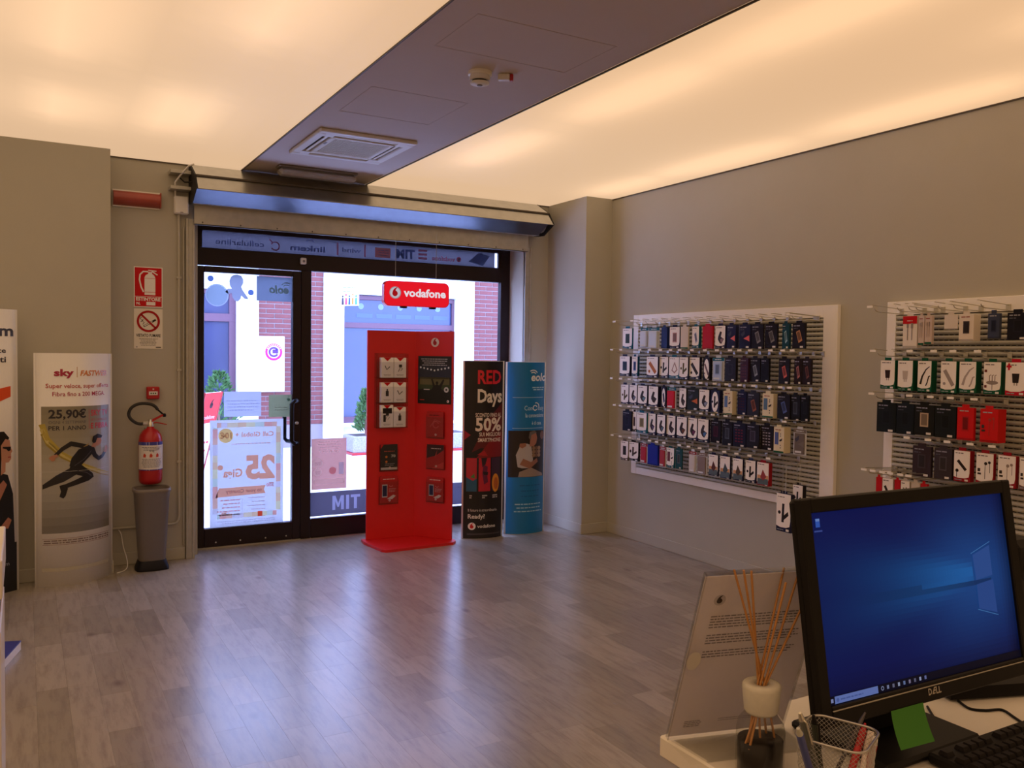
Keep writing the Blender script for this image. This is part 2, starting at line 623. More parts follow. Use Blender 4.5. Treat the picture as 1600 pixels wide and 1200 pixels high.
def eolo_word(a, u, v, h, col, layer=1, bold=0.03):
    """the word with three arcs over its first letter"""
    a.text('eolo', u, v, h, col, 'l', None, layer, bold, 0.12)
    for i in range(2):
        a.ring(u + h * 0.35, v + h * 0.62, h * (0.45 + 0.28 * i), h * (0.58 + 0.28 * i), col, layer, 35, 125, 10)

# ================================================================== room shell
XL, XR, YR, YW, YF, ZC = -3.2, 4.292, -4.6, 6.41, 6.643, 2.80     # left, right, rear, window wall, shopfront, ceiling


def struct(name, mb, m, parent=None):
    o = mb.build(name, m, parent)
    if parent is None:
        o['kind'] = 'structure'
    return o


floor = struct('floor', MB().box(XL, YR, -0.20, XR, 6.72, -0.009), M['slab'])
# laminate staves: the 300 that show largest are pieces, the rest one joined part
SW, GAP = 0.12, 0.0002
TONES = [(0.305, 0.262, 0.205), (0.33, 0.288, 0.23), (0.28, 0.242, 0.19), (0.365, 0.32, 0.26), (0.315, 0.275, 0.225), (0.265, 0.23, 0.18)]
staves = []
x = XL
while x < XR - 0.001:
    x1 = min(x + SW, XR)
    y = YR - rng.random() * 0.4
    while y < 6.66:
        L = rng.choice([0.32, 0.40, 0.48, 0.56])
        y1 = min(y + L, 6.66)
        if y1 > YR + 0.02 and y1 - y > 0.05:
            staves.append((x, max(y, YR), x1, y1, rng.randrange(6)))
        y = y1
    x = x1


def shown(s):
    cx, cy = (s[0] + s[2]) / 2, (s[1] + s[3]) / 2
    d = Vector((cx, cy, 0)) - EYE
    z = d.dot(_fw)
    if z < 0.3:
        return 0
    px, py = 800 + F_PX * d.dot(_rt) / z, 600 - F_PX * d.dot(_up) / z
    if not (-40 < px < 1640 and 500 < py < 1260):
        return 0
    if px > 1040 and py > 905:
        return 0
    return (s[2] - s[0]) * (s[3] - s[1]) / z ** 3


staves.sort(key=shown, reverse=True)
shared = {}
rest = MB()
for i, (a, b, c, d, t) in enumerate(staves):
    if i < 300:
        k = (round(c - a, 3), round(d - b, 3), t)
        if k not in shared:
            o = MB().box(GAP, GAP, -0.009, c - a - GAP, d - b - GAP, 0, 0.0001, TONES[t]).build('floor_plank', M['plank'], floor, loc=(0, 0, 0))
            shared[k] = o.data
            o.location = (a, b, 0)
        else:
            piece('floor_plank', shared[k], floor, (a, b, 0))
    else:
        rest.box(a + GAP, b + GAP, -0.009, c - GAP, d - GAP, 0, 0, TONES[t])
tag(rest.build('planking', M['plank'], floor), kind='stuff')

struct('wall_right', MB().box(XR, YR, -0.1, XR + 0.15, 6.6, 3.1), M['wall'])
struct('wall_left', MB().box(XL - 0.15, YR, -0.1, XL, 6.6, 3.1), M['pale'])
struct('wall_rear', MB().box(XL, YR - 0.15, -0.1, XR, YR, 3.1), M['pale'])
struct('wall_window_west', MB().box(XL, YW, -0.1, 1.045, 6.72, 3.1), M['wall'])
struct('wall_window_east', MB().box(3.775, YW, -0.1, XR, 6.72, 3.1), M['wall'])
struct('wall_window_above', MB().box(1.045, YW + 0.05, 2.42, 3.775, 6.72, 3.1), M['wall'])
struct('wall_pier_west', MB().box(XL, 6.195, -0.1, 0.501, YW, 3.1), M['wall'])
struct('wall_pier_east', MB().box(4.026, 5.826, -0.1, XR, YW, 3.1), M['wall'])
for n, (x0, y0, x1, y1) in {'right': (XR - 0.012, YR, XR, 5.826), 'pier_front': (4.014, 5.814, XR, 5.826), 'pier_side': (4.014, 5.826, 4.026, YW),
                            'window_east': (3.86, YW - 0.012, 4.026, YW), 'window_west': (0.501, YW - 0.012, 0.995, YW), 'pier_west': (XL, 6.183, 0.513, 6.195), 'pier_west_side': (0.501, 6.195, 0.513, YW)}.items():
    struct('baseboard_' + n, MB().box(x0, y0, 0, x1, y1, 0.085, 0.003), M['base'])

ceil = struct('ceiling', MB().box(1.38, YR, ZC, 2.318, 6.46, ZC + 0.05), M['gyps'])
MB().box(XL, YR, ZC + 0.26, XR, 6.72, ZC + 0.30).build('ceiling_slab', M['gyps'], ceil)
for (hx0, hy0, hx1, hy1) in ((1.52, 2.95, 2.18, 3.35), (1.49, 4.02, 2.02, 4.52)):
    hb = MB()
    for q in ((hx0, hy0, hx1, hy0 + 0.004), (hx0, hy1 - 0.004, hx1, hy1), (hx0, hy0, hx0 + 0.004, hy1), (hx1 - 0.004, hy0, hx1, hy1)):
        hb.box(q[0], q[1], ZC - 0.0015, q[2], q[3], ZC + 0.01)
    hb.build('access_hatch', M['gyps'], ceil)

# two backlit stretch ceilings: the membrane glows where the tubes behind it sit
TUBES = [(2.66, 1.6, 2.75), (2.66, 2.95, 3.95), (2.66, 4.35, 5.3), (4.02, 2.3, 3.4), (4.02, 3.7, 4.8), (4.02, 5.0, 5.7), (3.42, 0.6, 1.9), (2.66, 0.0, 1.3), (4.02, 0.7, 1.9),
         (0.19, 4.9, 5.55), (0.16, 3.2, 4.3), (0.85, 2.7, 3.7), (-0.75, 4.6, 5.6), (-0.75, 3.0, 4.2), (0.85, 0.9, 2.2), (0.16, 1.4, 2.6), (-1.4, 4.0, 5.2), (0.75, 4.6, 5.5)]

for tx in (2.66, 4.02, 0.16, 0.85, -0.75, -1.6, -2.5):
    for k in range(4):
        TUBES.append((tx, -4.4 + 1.25 * k, -3.4 + 1.25 * k))
for k in range(4):
    TUBES += [(-1.6, 1.0 + 1.3 * k, 2.1 + 1.3 * k), (-2.5, 1.0 + 1.3 * k, 2.1 + 1.3 * k)]
TUBES += [(-0.75, 1.4, 2.6), (-0.75, 0.2, 1.2), (0.16, 0.2, 1.2)]


def glow(px_, py_):
    e = 0.0
    h = 0.22
    for tx, t0, t1 in TUBES:
        r2 = (px_ - tx) ** 2 + h * h
        r = math.sqrt(r2)
        e += (h * h / r2 ** 1.5) * ((t1 - py_) / math.hypot(t1 - py_, r) - (t0 - py_) / math.hypot(t0 - py_, r)) * 0.11
    return e


def stretch(x0, x1, y1, label):
    nx, ny = (26, 66)
    y0 = YR
    V, Fs = [], []
    for j in range(ny + 1):
        for i in range(nx + 1):
            V.append((x0 + (x1 - x0) * i / nx, y0 + (y1 - y0) * j / ny, ZC))
    t = thing('backlit_ceiling', ((x0 + x1) / 2, (y0 + y1) / 2, ZC), label, 'ceiling light')
    me = bpy.data.meshes.new('membrane')
    off = WLOC[t.name]
    me.from_pydata([tuple(Vector(p) - off) for p in V], [], [(j * (nx + 1) + i, (j + 1) * (nx + 1) + i, (j + 1) * (nx + 1) + i + 1, j * (nx + 1) + i + 1) for j in range(ny) for i in range(nx)])
    ca = me.color_attributes.new('Col', 'FLOAT_COLOR', 'POINT')
    for k, p in enumerate(V):
        g = min(1.16, 0.78 + 0.52 * glow(p[0], p[1]))
        warm = min(1.0, max(0.0, (4.6 - p[1]) / 4.5))
        c = (0.93 * g, (0.61 - 0.065 * warm) * g, (0.365 - 0.09 * warm) * g)
        ca.data[k].color = c + (1,)
    me.materials.append(M['membrane'])
    o = bpy.data.objects.new('membrane', me)
    link(o, t, off)
    e = MB()
    for q in ((x0, y0, x0 + 0.008, y1), (x1 - 0.008, y0, x1, y1), (x0, y1 - 0.008, x1, y1), (x0, y0, x1, y0 + 0.008)):
        e.box(q[0], q[1], ZC - 0.008, q[2], q[3], ZC - 0.001)
    e.build('edge_profile', M['trimdark'], t)


stretch(XL, 1.38, 6.41, 'warm backlit stretch ceiling over the totems on the fire-extinguisher side')
stretch(2.318, XR, 6.41, 'warm backlit stretch ceiling over the accessory racks')

# ================================================================== shopfront
BAR = 0.06


def bars(name, boxes, parent, m=None, b=0.004):
    mb = MB()
    for q in boxes:
        mb.box(*q, b)
    return mb.build(name, m or M['alu'], parent)


win = thing('window_1', (2.8, YF, 0), kind='structure')
bars('jamb', [(1.095, YF, 0, 1.115, YF + BAR, 2.45)], win)
bars('mullion', [(1.893, YF, 0, 1.976, YF + BAR, 2.13)], win)
bars('jamb', [(3.685, YF, 0, 3.775, YF + BAR, 2.45)], win)
bars('bottom_rail', [(1.976, YF, 0, 3.685, YF + BAR, 0.156)], win)
bars('transom_bar', [(1.115, YF - 0.012, 2.125, 3.685, YF + BAR, 2.252)], win)
bars('head_bar', [(1.115, YF, 2.385, 3.685, YF + BAR, 2.45)], win)
MB().box(1.976, YF + 0.026, 0.156, 3.685, YF + 0.034, 2.125).build('glass_pane', M['glass'], win)
for x0, x1 in ((1.982, 3.68),):
    bars('glazing_bead', [(x0, YF - 0.004, 0.150, x1, YF + 0.006, 0.160)], win)
top = thing('window_2', (2.4, YF, 2.25), kind='structure')
bars('glazing_bead', [(1.115, YF - 0.002, 2.25, 1.152, YF + 0.03, 2.39), (3.655, YF - 0.002, 2.25, 3.685, YF + 0.03, 2.39)], top)
MB().box(1.115, YF + 0.026, 2.252, 3.685, YF + 0.034, 2.385).build('glass_pane', M['glass'], top)
door = thing('door_1', (1.5, YF, 0), kind='structure')
bars('stile', [(1.118, YF - 0.008, 0.012, 1.166, YF + 0.052, 2.118)], door)
bars('stile', [(1.826, YF - 0.008, 0.012, 1.890, YF + 0.052, 2.118)], door)
bars('rail', [(1.166, YF - 0.008, 0.012, 1.826, YF + 0.052, 0.151)], door)
bars('rail', [(1.166, YF - 0.008, 2.074, 1.826, YF + 0.052, 2.118)], door)
MB().box(1.166, YF + 0.020, 0.151, 1.826, YF + 0.028, 2.074).build('glass_pane', M['glass'], door)
for s, y0 in ((-1, YF - 0.008), (1, YF + 0.052)):
    yb = y0 + s * 0.075
    xb = 1.80
    h = MB().tube([(1.857, y0, 1.108), (1.852, y0 + s * 0.03, 1.108), (xb + 0.02, yb, 1.104), (xb, yb, 1.085), (xb, yb, 0.80), (xb + 0.02, yb, 0.778), (1.852, y0 + s * 0.03, 0.775), (1.857, y0, 0.775)], 0.017, 10)
    h.lathe([(0.02, 0), (0.02, s * 0.006)], 1.857, y0, 1.108, 12, axis='Y').lathe([(0.02, 0), (0.02, s * 0.006)], 1.857, y0, 0.775, 12, axis='Y')
    h.build('pull_handle', M['black'], door)
lk = MB().lathe([(0.014, 0), (0.014, -0.008), (0.009, -0.012)], 1.86, YF - 0.008, 0.93, 12, axis='Y')
lk.build('lock_cylinder', M['chrome'], door)
sc_ = MB()
for xx in (1.25, 1.43, 1.62, 1.78):
    sc_.lathe([(0.006, 0), (0.006, -0.003)], xx, YF - 0.008, 0.045, 8, axis='Y')
tag(sc_.build('screw_heads', M['chrome'], door), kind='stuff')
struct('trim_reveal_east', MB().box(3.7755, YF - 0.19, 0, 3.779, YF + 0.08, 2.45), M['plaster'])
struct('trim_reveal_west', MB().box(1.040, YF - 0.15, 0, 1.0945, YF + 0.08, 2.45), M['wall'])
struct('trim_threshold', MB().box(1.095, YF + 0.0, -0.05, 3.775, YF + 0.09, 0.010), M['galvdull'])
# shutter guide rails on both sides of the opening
for s, x0, x1 in (('west', 0.998, 1.058), ('east', 3.778, 3.845)):
    g = MB().box(x0, YW - 0.028, 0, x0 + 0.018, YW + 0.05, 2.42, 0.002).box(x1 - 0.018, YW - 0.028, 0, x1, YW + 0.05, 2.42, 0.002).box(x0, YW - 0.02, 0, x1, YW - 0.004, 2.42, 0.002)
    struct('trim_guide_' + s, g, M['galvdull'])

dt = thing('door_sensor', (1.90, YF - 0.012, 2.19), 'small white sensor on the dark bar above the glass door', 'sensor')
MB().box(1.878, YF - 0.047, 2.172, 1.922, YF - 0.012, 2.222, 0.006).build('housing', M['white'], dt)
MB().lathe([(0.010, 0), (0.009, -0.005), (0.0, -0.007)], 1.90, YF - 0.047, 2.195, 10, axis='Y').build('lens', M['grey'], dt)

# ------------------------------------------------------------------ shutter box
sh = thing('roller_shutter', (2.44, 6.2, 2.37), 'galvanised rolled-up shutter box with folded cover above the shopfront', 'shutter')
SX0, SX1 = 1.03, 3.87
PR = [(6.36, 2.792), (6.165, 2.690), (6.085, 2.585), (6.245, 2.508), (6.335, 2.512)]
def sheet(a, b, x0, x1, th=0.004, ov=0.0):
    (ya, za), (yb, zb) = a, b
    d = Vector((yb - ya, zb - za)).normalized()
    nrm = Vector((-d.y, d.x)) * th
    P = [(ya - d.x * ov, za - d.y * ov), (yb, zb), (yb + nrm.x, zb + nrm.y), (ya - d.x * ov + nrm.x, za - d.y * ov + nrm.y)]
    V = [(x0, p[0], p[1]) for p in P] + [(x1, p[0], p[1]) for p in P]
    return MB().add(V, [(0, 1, 2, 3), (7, 6, 5, 4), (0, 1, 5, 4), (1, 2, 6, 5), (2, 3, 7, 6), (3, 0, 4, 7)])
sheet(PR[0], PR[1], SX0, SX1).build('cover_panel', M['galv'], sh)
sheet((PR[1][0], PR[1][1] - 0.010), PR[2], SX0, SX1).build('cover_panel', M['galv'], sh)
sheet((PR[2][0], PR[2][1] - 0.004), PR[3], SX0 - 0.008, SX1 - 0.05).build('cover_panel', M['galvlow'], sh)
sheet(PR[3], PR[4], SX0, SX1 - 0.04).build('cover_panel', M['galvdull'], sh)
MB().box(SX0, 6.157, 2.681, SX1, 6.170, 2.693).build('cover_seam', M['trimdark'], sh)
MB().tube([(SX0, 6.087, 2.586), (SX1, 6.087, 2.586)], 0.004, 6).build('folded_edge', M['chrome'], sh)
for xx in (SX0 - 0.012, SX1):
    e = MB()
    P = [(y, z) for y, z in PR] + [(6.40, 2.52), (6.40, 2.795)]
    e.add([(xx, y, z) for y, z in P] + [(xx + 0.012, y, z) for y, z in P], [tuple(range(7)), tuple(range(13, 6, -1))] + [(i, (i + 1) % 7, 7 + (i + 1) % 7, 7 + i) for i in range(7)])
    e.build('end_plate', M['blackmat'], sh)
MB().tube([(SX0, 6.27, 2.62), (SX1, 6.27, 2.62)], 0.085, 16).build('rolled_curtain', M['galvdull'], sh)
ap = MB()
ap.box(1.045, 6.330, 2.375, 3.775, 6.336, 2.515).box(1.045, 6.330, 2.375, 3.775, 6.360, 2.380)
ap.build('apron_sheet', M['galvdull'], sh)
rv = MB()
for k in range(11):
    rv.lathe([(0.006, 0), (0.004, -0.003)], 1.10 + k * 0.262, 6.330, 2.392, 8, axis='Y')
tag(rv.build('rivets', M['trimdark'], sh), kind='stuff')
for z in (2.615, 2.725):
    MB().box(0.885, 6.30, z - 0.012, 1.02, 6.41, z + 0.012, 0.002).build('bracket', M['galvdull'], sh)
MB().tube([(0.93, 6.39, 2.56), (0.925, 6.36, 2.66), (0.95, 6.32, 2.70), (1.0, 6.27, 2.765), (1.03, 6.25, 2.775)], 0.007, 6).build('cable', M['white'], sh)
MB().tube([(0.955, 6.39, 2.70), (0.98, 6.33, 2.66), (1.02, 6.25, 2.65)], 0.005, 6).build('cable', M['blackmat'], sh)

jb = thing('junction_box', (0.966, 6.40, 2.44), 'small white junction box on the wall under the shutter brackets', 'junction box')
MB().box(0.919, 6.355, 2.442, 1.013, 6.409, 2.567, 0.006).build('housing', M['white'], jb)
MB().box(0.925, 6.350, 2.448, 1.007, 6.356, 2.561, 0.002).build('lid', M['white'], jb)
MB().box(0.955, 6.349, 2.450, 0.975, 6.351, 2.455).build('catch', M['grey'], jb)
cd = thing('cable_conduit', (0.953, 6.39, 0.26), 'painted cable conduit running down the wall and bending above the bin', 'conduit')
MB().tube([(0.953, 6.392, 2.442), (0.953, 6.392, 0.32), (0.948, 6.392, 0.285), (0.93, 6.392, 0.264), (0.90, 6.392, 0.26), (0.515, 6.392, 0.26)], 0.0095, 10).build('pipe', M['base'], cd)
for z in (2.0, 1.35, 0.7):
    MB().box(0.936, 6.382, z - 0.008, 0.970, 6.409, z + 0.008, 0.002).build('clip', M['base'], cd)
tag(MB().tube([(0.985, 6.40, 2.36), (0.984, 6.40, 1.2), (0.985, 6.40, 0.10)], 0.006, 8).build('wall_cable', M['base'], None), 'thin painted cable beside the conduit, close to the door', 'cable')

# ================================================================== street outside
st = struct('ground_street', MB().box(-12, 6.74, -0.25, 22, 34, -0.05), M['street'])
MB().box(-12, 6.74, -0.06, 22, 8.85, -0.03, 0.01).build('pavement_slab', M['plaster'], st)
YO = 13.5
ob = thing('townhouse', (5, YO, -0.05), 'brick and white plaster building with mauve shop windows across the street', 'building')
MB().box(-12, YO + 0.06, -0.05, 2.85, YO + 0.5, 0.30).box(4.2, YO + 0.06, -0.05, 22, YO + 0.5, 0.32).build('plinth', M['plaster'], ob)
MB().box(-12, YO, 2.42, 2.85, YO + 0.5, 5.2).box(4.542, YO, 2.44, 6.588, YO + 0.5, 5.2).box(2.85, YO, 3.04, 22, YO + 0.5, 5.2).build('upper_wall', M['plaster'], ob)
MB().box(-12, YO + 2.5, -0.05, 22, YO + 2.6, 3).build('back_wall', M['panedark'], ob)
for x0, x1 in ((2.85, 3.17), (4.209, 4.542), (6.588, 6.923)):
    MB().box(x0, YO - 0.06, -0.05, x1, YO + 0.5, 3.06, 0.004).build('plaster_column', M['plaster'], ob)
MB().box(8.0, YO, -0.05, 22, YO + 0.5, 3.04).build('side_wall', M['plaster'], ob)
brick_me = None
BL, BH = 0.25, 0.0635
for x0, x1 in ((3.17, 4.209), (6.923, 8.0)):
    pier = MB().box(x0, YO, -0.05, x1, YO + 0.5, 3.04).build('brick_pier', M['mortar'], ob)
    row = 0
    z = 0.32
    while z < 2.99:
        x = x0 - (0.13 if row % 2 else 0)
        while x < x1 - 0.02:
            a, b = max(x, x0), min(x + BL, x1)
            if b - a > 0.20:
                if brick_me is None:
                    o = MB().box(0.0, -0.008, 0, BL, 0.02, BH, 0.004).build('brick', M['brick'], pier, loc=(0, 0, 0))
                    brick_me = o.data
                    o.location = Vector((a, YO, z)) - WLOC[pier.name]
                else:
                    o = piece('brick', brick_me, pier, (a, YO - rng.random() * 0.003, z))
                if b - a < BL:
                    o.scale.x = (b - a) / BL
            elif b - a > 0.05:
                o = piece('brick', brick_me, pier, (a, YO, z))
                o.scale.x = (b - a) / BL
            x += BL + 0.011
        z += 0.0765
        row += 1


def shopwin(x0, x1, z0, zb0, zb1, z1, pm, jl=0.10):
    f = MB()
    f.box(x0, YO + 0.06, z0, x0 + jl, YO + 0.16, z1, 0.006).box(x1 - jl, YO + 0.06, z0, x1, YO + 0.16, z1, 0.006)
    f.box(x0 + 0.002, YO + 0.057, zb0, x1 - 0.002, YO + 0.16, zb1, 0.006).box(x0 + 0.002, YO + 0.057, z1 - 0.075, x1 - 0.002, YO + 0.15, z1 - 0.001, 0.006).box(x0 + 0.002, YO + 0.057, z0 + 0.001, x1 - 0.002, YO + 0.15, z0 + 0.11, 0.006)
    wf = f.build('window_frame', M['pinkframe'], ob)
    MB().box(x0 + jl, YO + 0.10, z0, x1 - jl, YO + 0.12, zb0).build('pane', pm, wf)
    MB().box(x0 + jl, YO + 0.10, zb1, x1 - jl, YO + 0.12, z1).build('pane', pm, wf)
    return wf


shopwin(0.9, 2.85, -0.05, 1.925, 2.05, 2.42, M['panedark'])
shopwin(4.542, 6.588, 0.30, 1.885, 1.975, 2.43, M['panesky'], 0.045)
MB().box(4.5, YO - 0.10, 0.26, 6.65, YO + 0.06, 0.31, 0.004).build('window_sill', M['plaster'], ob)
# white goods seen through the far pane, and a poster in the dark one
fx = frame((5.02, YO + 0.098, 0.62), (1, 0, 0), (0, 0, 1), (0, -1, 0))
a = Art(fx, 0.002)
for i, (u, v, h) in enumerate(((0.02, 0.52, 0.34), (0.32, 0.50, 0.30), (0.62, 0.46, 0.26), (1.0, 0.5, 0.3))):
    a.rect(u, v, u + 0.12, v + h, (190, 225, 250), 1)
a.rect(-0.1, 0.20, 1.3, 0.23, (120, 150, 215), 1)
a.build('window_display', M['card'], ob)
a = Art(frame((4.68, YO + 0.098, 2.03), (1, 0, 0), (0, 0, 1), (0, -1, 0)), 0.002)
for i in range(5):
    a.rect(0.12 + i * 0.35, 0.03, 0.40 + i * 0.35, 0.10, (90, 105, 165), 1)
    a.disc(0.2 + i * 0.35, 0.22, 0.05, (120, 140, 200), 1)
a.build('pane_lettering', M['card'], ob)
fx = frame((1.98, YO + 0.098, 1.0), (1, 0, 0), (0, 0, 1), (0, -1, 0))
a = Art(fx, 0.002)
a.rect(0, 0, 0.32, 0.62, (150, 170, 220), 0)
a.rect(0, -0.62, 0.32, -0.03, (160, 180, 225), 0)
a.disc(0.13, 0.46, 0.12, (205, 150, 140), 1)
a.greek(0.03, 0.22, 0.26, 3, 0.018, 0.05, (90, 105, 150))
a.poly([(0.08, -0.5), (0.15, -0.15), (0.19, -0.3), (0.27, -0.12), (0.22, -0.5)], (60, 70, 110), 1)
a.build('window_poster', M['card'], ob)

sb = thing('wall_sign', (3.37, YO - 0.05, 0.85), 'white square sign board with a round purple emblem on the brick pier outside', 'sign')
MB().box(3.172, YO - 0.055, 0.845, 3.572, YO - 0.01, 1.716, 0.004).build('board', M['plaster'], sb)
a = Art(frame((3.372, YO - 0.055, 1.37), (1, 0, 0), (0, 0, 1), (0, -1, 0)), 0.001)
a.disc(0.03, 0.1, 0.135, (190, 40, 130), 1)
a.disc(0.03, 0.1, 0.098, (240, 235, 245), 2)
a.ring(0.03, 0.1, 0.05, 0.082, (95, 60, 190), 3, 30, 330)
a.rect(0.01, 0.075, 0.10, 0.14, (95, 60, 190), 3)
for k in range(9):
    t = R(30 + k * 15)
    a.disc(0.03 + 0.116 * math.cos(t), 0.1 + 0.116 * math.sin(t), 0.009, (245, 235, 240), 3, seg=8)
a.build('emblem', M['card'], sb)

bs = thing('hanging_sign', (3.85, 11.4, 2.2), 'white sign with a row of small people hanging over the street', 'sign')
p0, p1 = at(533, 478, 'Y', 11.4), at(559, 474, 'Y', 11.15)
u_ = Vector((p1.x - p0.x, p1.y - p0.y, 0)).normalized()
n_ = Vector((u_.y, -u_.x, 0))
fs = frame((p0.x, p0.y, p0.z), u_, (0, 0, 1), n_)
Wb = (Vector((p1.x, p1.y)) - Vector((p0.x, p0.y))).length
MB().box(0, 0, -0.03, Wb, 1.3, 0, 0.004, fr=fs).build('board', M['plaster'], bs)
MB().tube([fs((Wb / 2, 1.28, -0.015)), fs((Wb / 2, 1.28, -0.015)) + Vector((0.3, 2.2, 0.02))], 0.02, 8).build('arm', M['black'], bs)
a = Art(fs, 0.001)
for k, c in enumerate(((70, 60, 70), (190, 70, 90), (60, 90, 150), (210, 130, 60), (70, 140, 120))):
    uu = Wb * (0.1 + 0.2 * k)
    a.disc(uu, 0.13 + 0.02 * (k % 2), 0.016, c, 1, seg=8)
    a.poly([(uu - 0.02, 0.015), (uu - 0.014, 0.11), (uu + 0.014, 0.11), (uu + 0.02, 0.015)], c, 1)
a.greek(Wb * 0.1, 0.24, Wb * 0.8, 2, 0.015, 0.05, (150, 150, 170))
a.build('picture', M['card'], bs)

pl = thing('stone_planter', (5.1, 12.3, -0.05), 'speckled granite planter trough behind the red display stand outside', 'planter')
MB().box(4.25, 12.12, -0.02, 6.2, 12.62, 0.225, 0.012).build('trough', M['stone'], pl)
MB().box(4.22, 12.08, -0.05, 6.25, 12.66, -0.015, 0.004).build('foot', M['redplas'], pl)
MB().box(4.31, 12.18, 0.20, 6.14, 12.56, 0.228).build('soil', M['slab'], pl)


def leafy(name, cx, cy, z0, h, r, label, n=900, seed=3, potted=False, up=1.0):
    t = thing(name, (cx, cy, z0), label, 'plant')
    rr = random.Random(seed)
    mb = MB()
    for i in range(n):
        f = rr.random()
        ph = rr.random() * 6.283
        rad = r * (1 - f) ** 0.6 * (0.35 + 0.65 * math.sqrt(rr.random())) * (0.8 if f < 0.08 else 1)
        p = Vector((cx + rad * math.cos(ph), cy + rad * math.sin(ph), z0 + 0.04 + h * f))
        d = Vector((math.cos(ph) * 0.5 + rr.uniform(-.4, .4), math.sin(ph) * 0.5 + rr.uniform(-.4, .4), up * rr.uniform(0.4, 1.2))).normalized()
        s_ = d.cross(Vector((rr.uniform(-1, 1), rr.uniform(-1, 1), rr.uniform(-1, 1)))).normalized()
        L = 0.09 * rr.uniform(0.6, 1.2)
        mb.add([p, p + d * L * 0.5 + s_ * L * 0.2, p + d * L, p + d * L * 0.5 - s_ * L * 0.2], [(0, 1, 2, 3)])
    o = mb.build('foliage', M['leaf'], t, recalc=False)
    o['kind'] = 'stuff'
    MB().tube([(cx, cy, z0 - 0.02), (cx, cy, z0 + h * 0.7)], 0.022, 6, r1=0.008).build('stem', M['pot'], t)
    if potted:
        MB().lathe([(0.11, -0.30), (0.16, -0.02), (0.165, 0.0), (0.14, 0.0)], cx, cy, z0, 16).build('pot', M['pot'], t)
    return t


leafy('cypress_bush', at(572, 655, 'Y', 12.36).x, 12.36, 0.232, 0.62, 0.17, 'small green conifer growing in the granite planter outside')
leafy('potted_shrub', 2.50, 13.05, 0.25, 0.85, 0.34, 'dark leafy shrub in front of the dark window across the street', 900, 5, True, 0.6)

# red and white folding board on the pavement
fb0 = at(349, 612, 'Y', 8.35)
ab = thing('pavement_board', (fb0.x - 0.22, 8.35, -0.03), 'red and white folding advertising board outside the glass door', 'sign')
topx, topz = fb0.x - 0.02, fb0.z
for s in (-1, 1):
    f2 = frame((topx, 8.35 + s * 0.02, topz), Vector((0.62, 0.78, 0)), Vector((0.30, -s * 0.30, 1)).normalized(), Vector((0.78, -0.62, 0)))
    L = (topz + 0.03) / Vector((0.30, -s * 0.30, 1)).normalized().z
    MB().box(-0.30, -L, -0.008, 0.0, 0, 0.008, 0.004, fr=f2).build('panel', M['whiteboard'], ab)
    MB().tube([f2((-0.31, 0, 0)), f2((-0.31, -L, 0))], 0.013, 6).tube([f2((0.01, 0, 0)), f2((0.01, -L, 0))], 0.013, 6).build('frame', M['redplas'], ab)
    if s < 0:
        a = Art(f2, 0.001, 0.0085)
        a.rect(-0.30, -0.30, 0.0, 0, (225, 50, 50), 1)
        a.text('vodafone', -0.15, -0.26, 0.035, WHITE, 'c', 0.22, 2)
        voda_mark(a, -0.15, -0.12, 0.06, 2, (225, 50, 50), (60, 20, 30))
        a.greek(-0.28, -0.5, 0.25, 6, 0.02, 0.08, (220, 60, 70))
        a.build('print', M['card'], ab)

# ------------------------------------------------------------------ stickers and films on the glass (all seen from behind, so mirrored)
def onglass(name, px0, py0, px1, py1, label, cat, z_off=0.0, mirror=True, m='paperglass', base=(225, 222, 226), yplane=None):
    yp = YF + (0.019 if px1 < 470 else 0.025) if yplane is None else yplane
    A, B = at(px0, py0, 'Y', yp), at(px1, py1, 'Y', yp)
    W, H = B.x - A.x, A.z - B.z
    t = thing(name, (A.x, yp, B.z), label, cat)
    if mirror:
        f = frame((B.x, yp - 0.0006, B.z), (-1, 0, 0), (0, 0, 1), (0, -1, 0))
    else:
        f = frame((A.x, yp - 0.0006, B.z), (1, 0, 0), (0, 0, 1), (0, -1, 0))
    if base is not None:
        q = MB()
        q.add([f((0, 0, 0)), f((W, 0, 0)), f((W, H, 0)), f((0, H, 0))], [(0, 1, 2, 3)], lin(base))
        q.build('sheet', M[m], t)
    ar = Art(f, 0.0003)
    ar.under = base
    return t, ar, W, H


OR, PALE = (242, 158, 124), (226, 218, 214)
t, a, W, H = onglass('offer_poster', 328, 657, 442, 817, 'large pale poster reading Call Global 25 Giga on the glass door', 'poster')
bw = 0.045
cs = [(238, 178, 152), (240, 206, 168), (222, 212, 168), (236, 164, 146), (214, 204, 206), (240, 190, 148), (200, 208, 190)]
k = 0
for v0, v1 in ((H * 0.93, H * 0.93 + bw * 0.8), (H * 0.085, H * 0.085 + bw * 0.8)):
    u = 0.05
    while u < W - 0.06:
        L = rng.uniform(0.03, 0.09)
        a.rect(u, v0, min(u + L, W - 0.05), v1, cs[k % 7], 1)
        k += 3
        u += L
for u0 in (0.02, W - 0.02 - bw * 0.8):
    v = 0.11
    while v < H * 0.92:
        L = rng.uniform(0.04, 0.09)
        a.rect(u0, v, u0 + bw * 0.8, min(v + L, H * 0.93), cs[k % 7], 1)
        k += 3
        v += L
a.build('border', M['ink'], t)
a.it = []
a.text('Call Global +', 0.075, H * 0.84, 0.035, OR, 'l', 0.29, 1, 0.02)
a.disc(W - 0.115, H * 0.855, 0.055, (242, 186, 116), 1)
a.under = (242, 186, 116)
a.text('10€', W - 0.115, H * 0.83, 0.042, (206, 120, 60), 'c', 0.085, 2, 0.03)
a.under = (225, 222, 226)
a.greek(0.10, H * 0.77, 0.30, 1, 0.008, 0.02, (205, 170, 160))
a.text('25', 0.065, H * 0.45, 0.165, OR, 'l', 0.225, 1, 0.045)
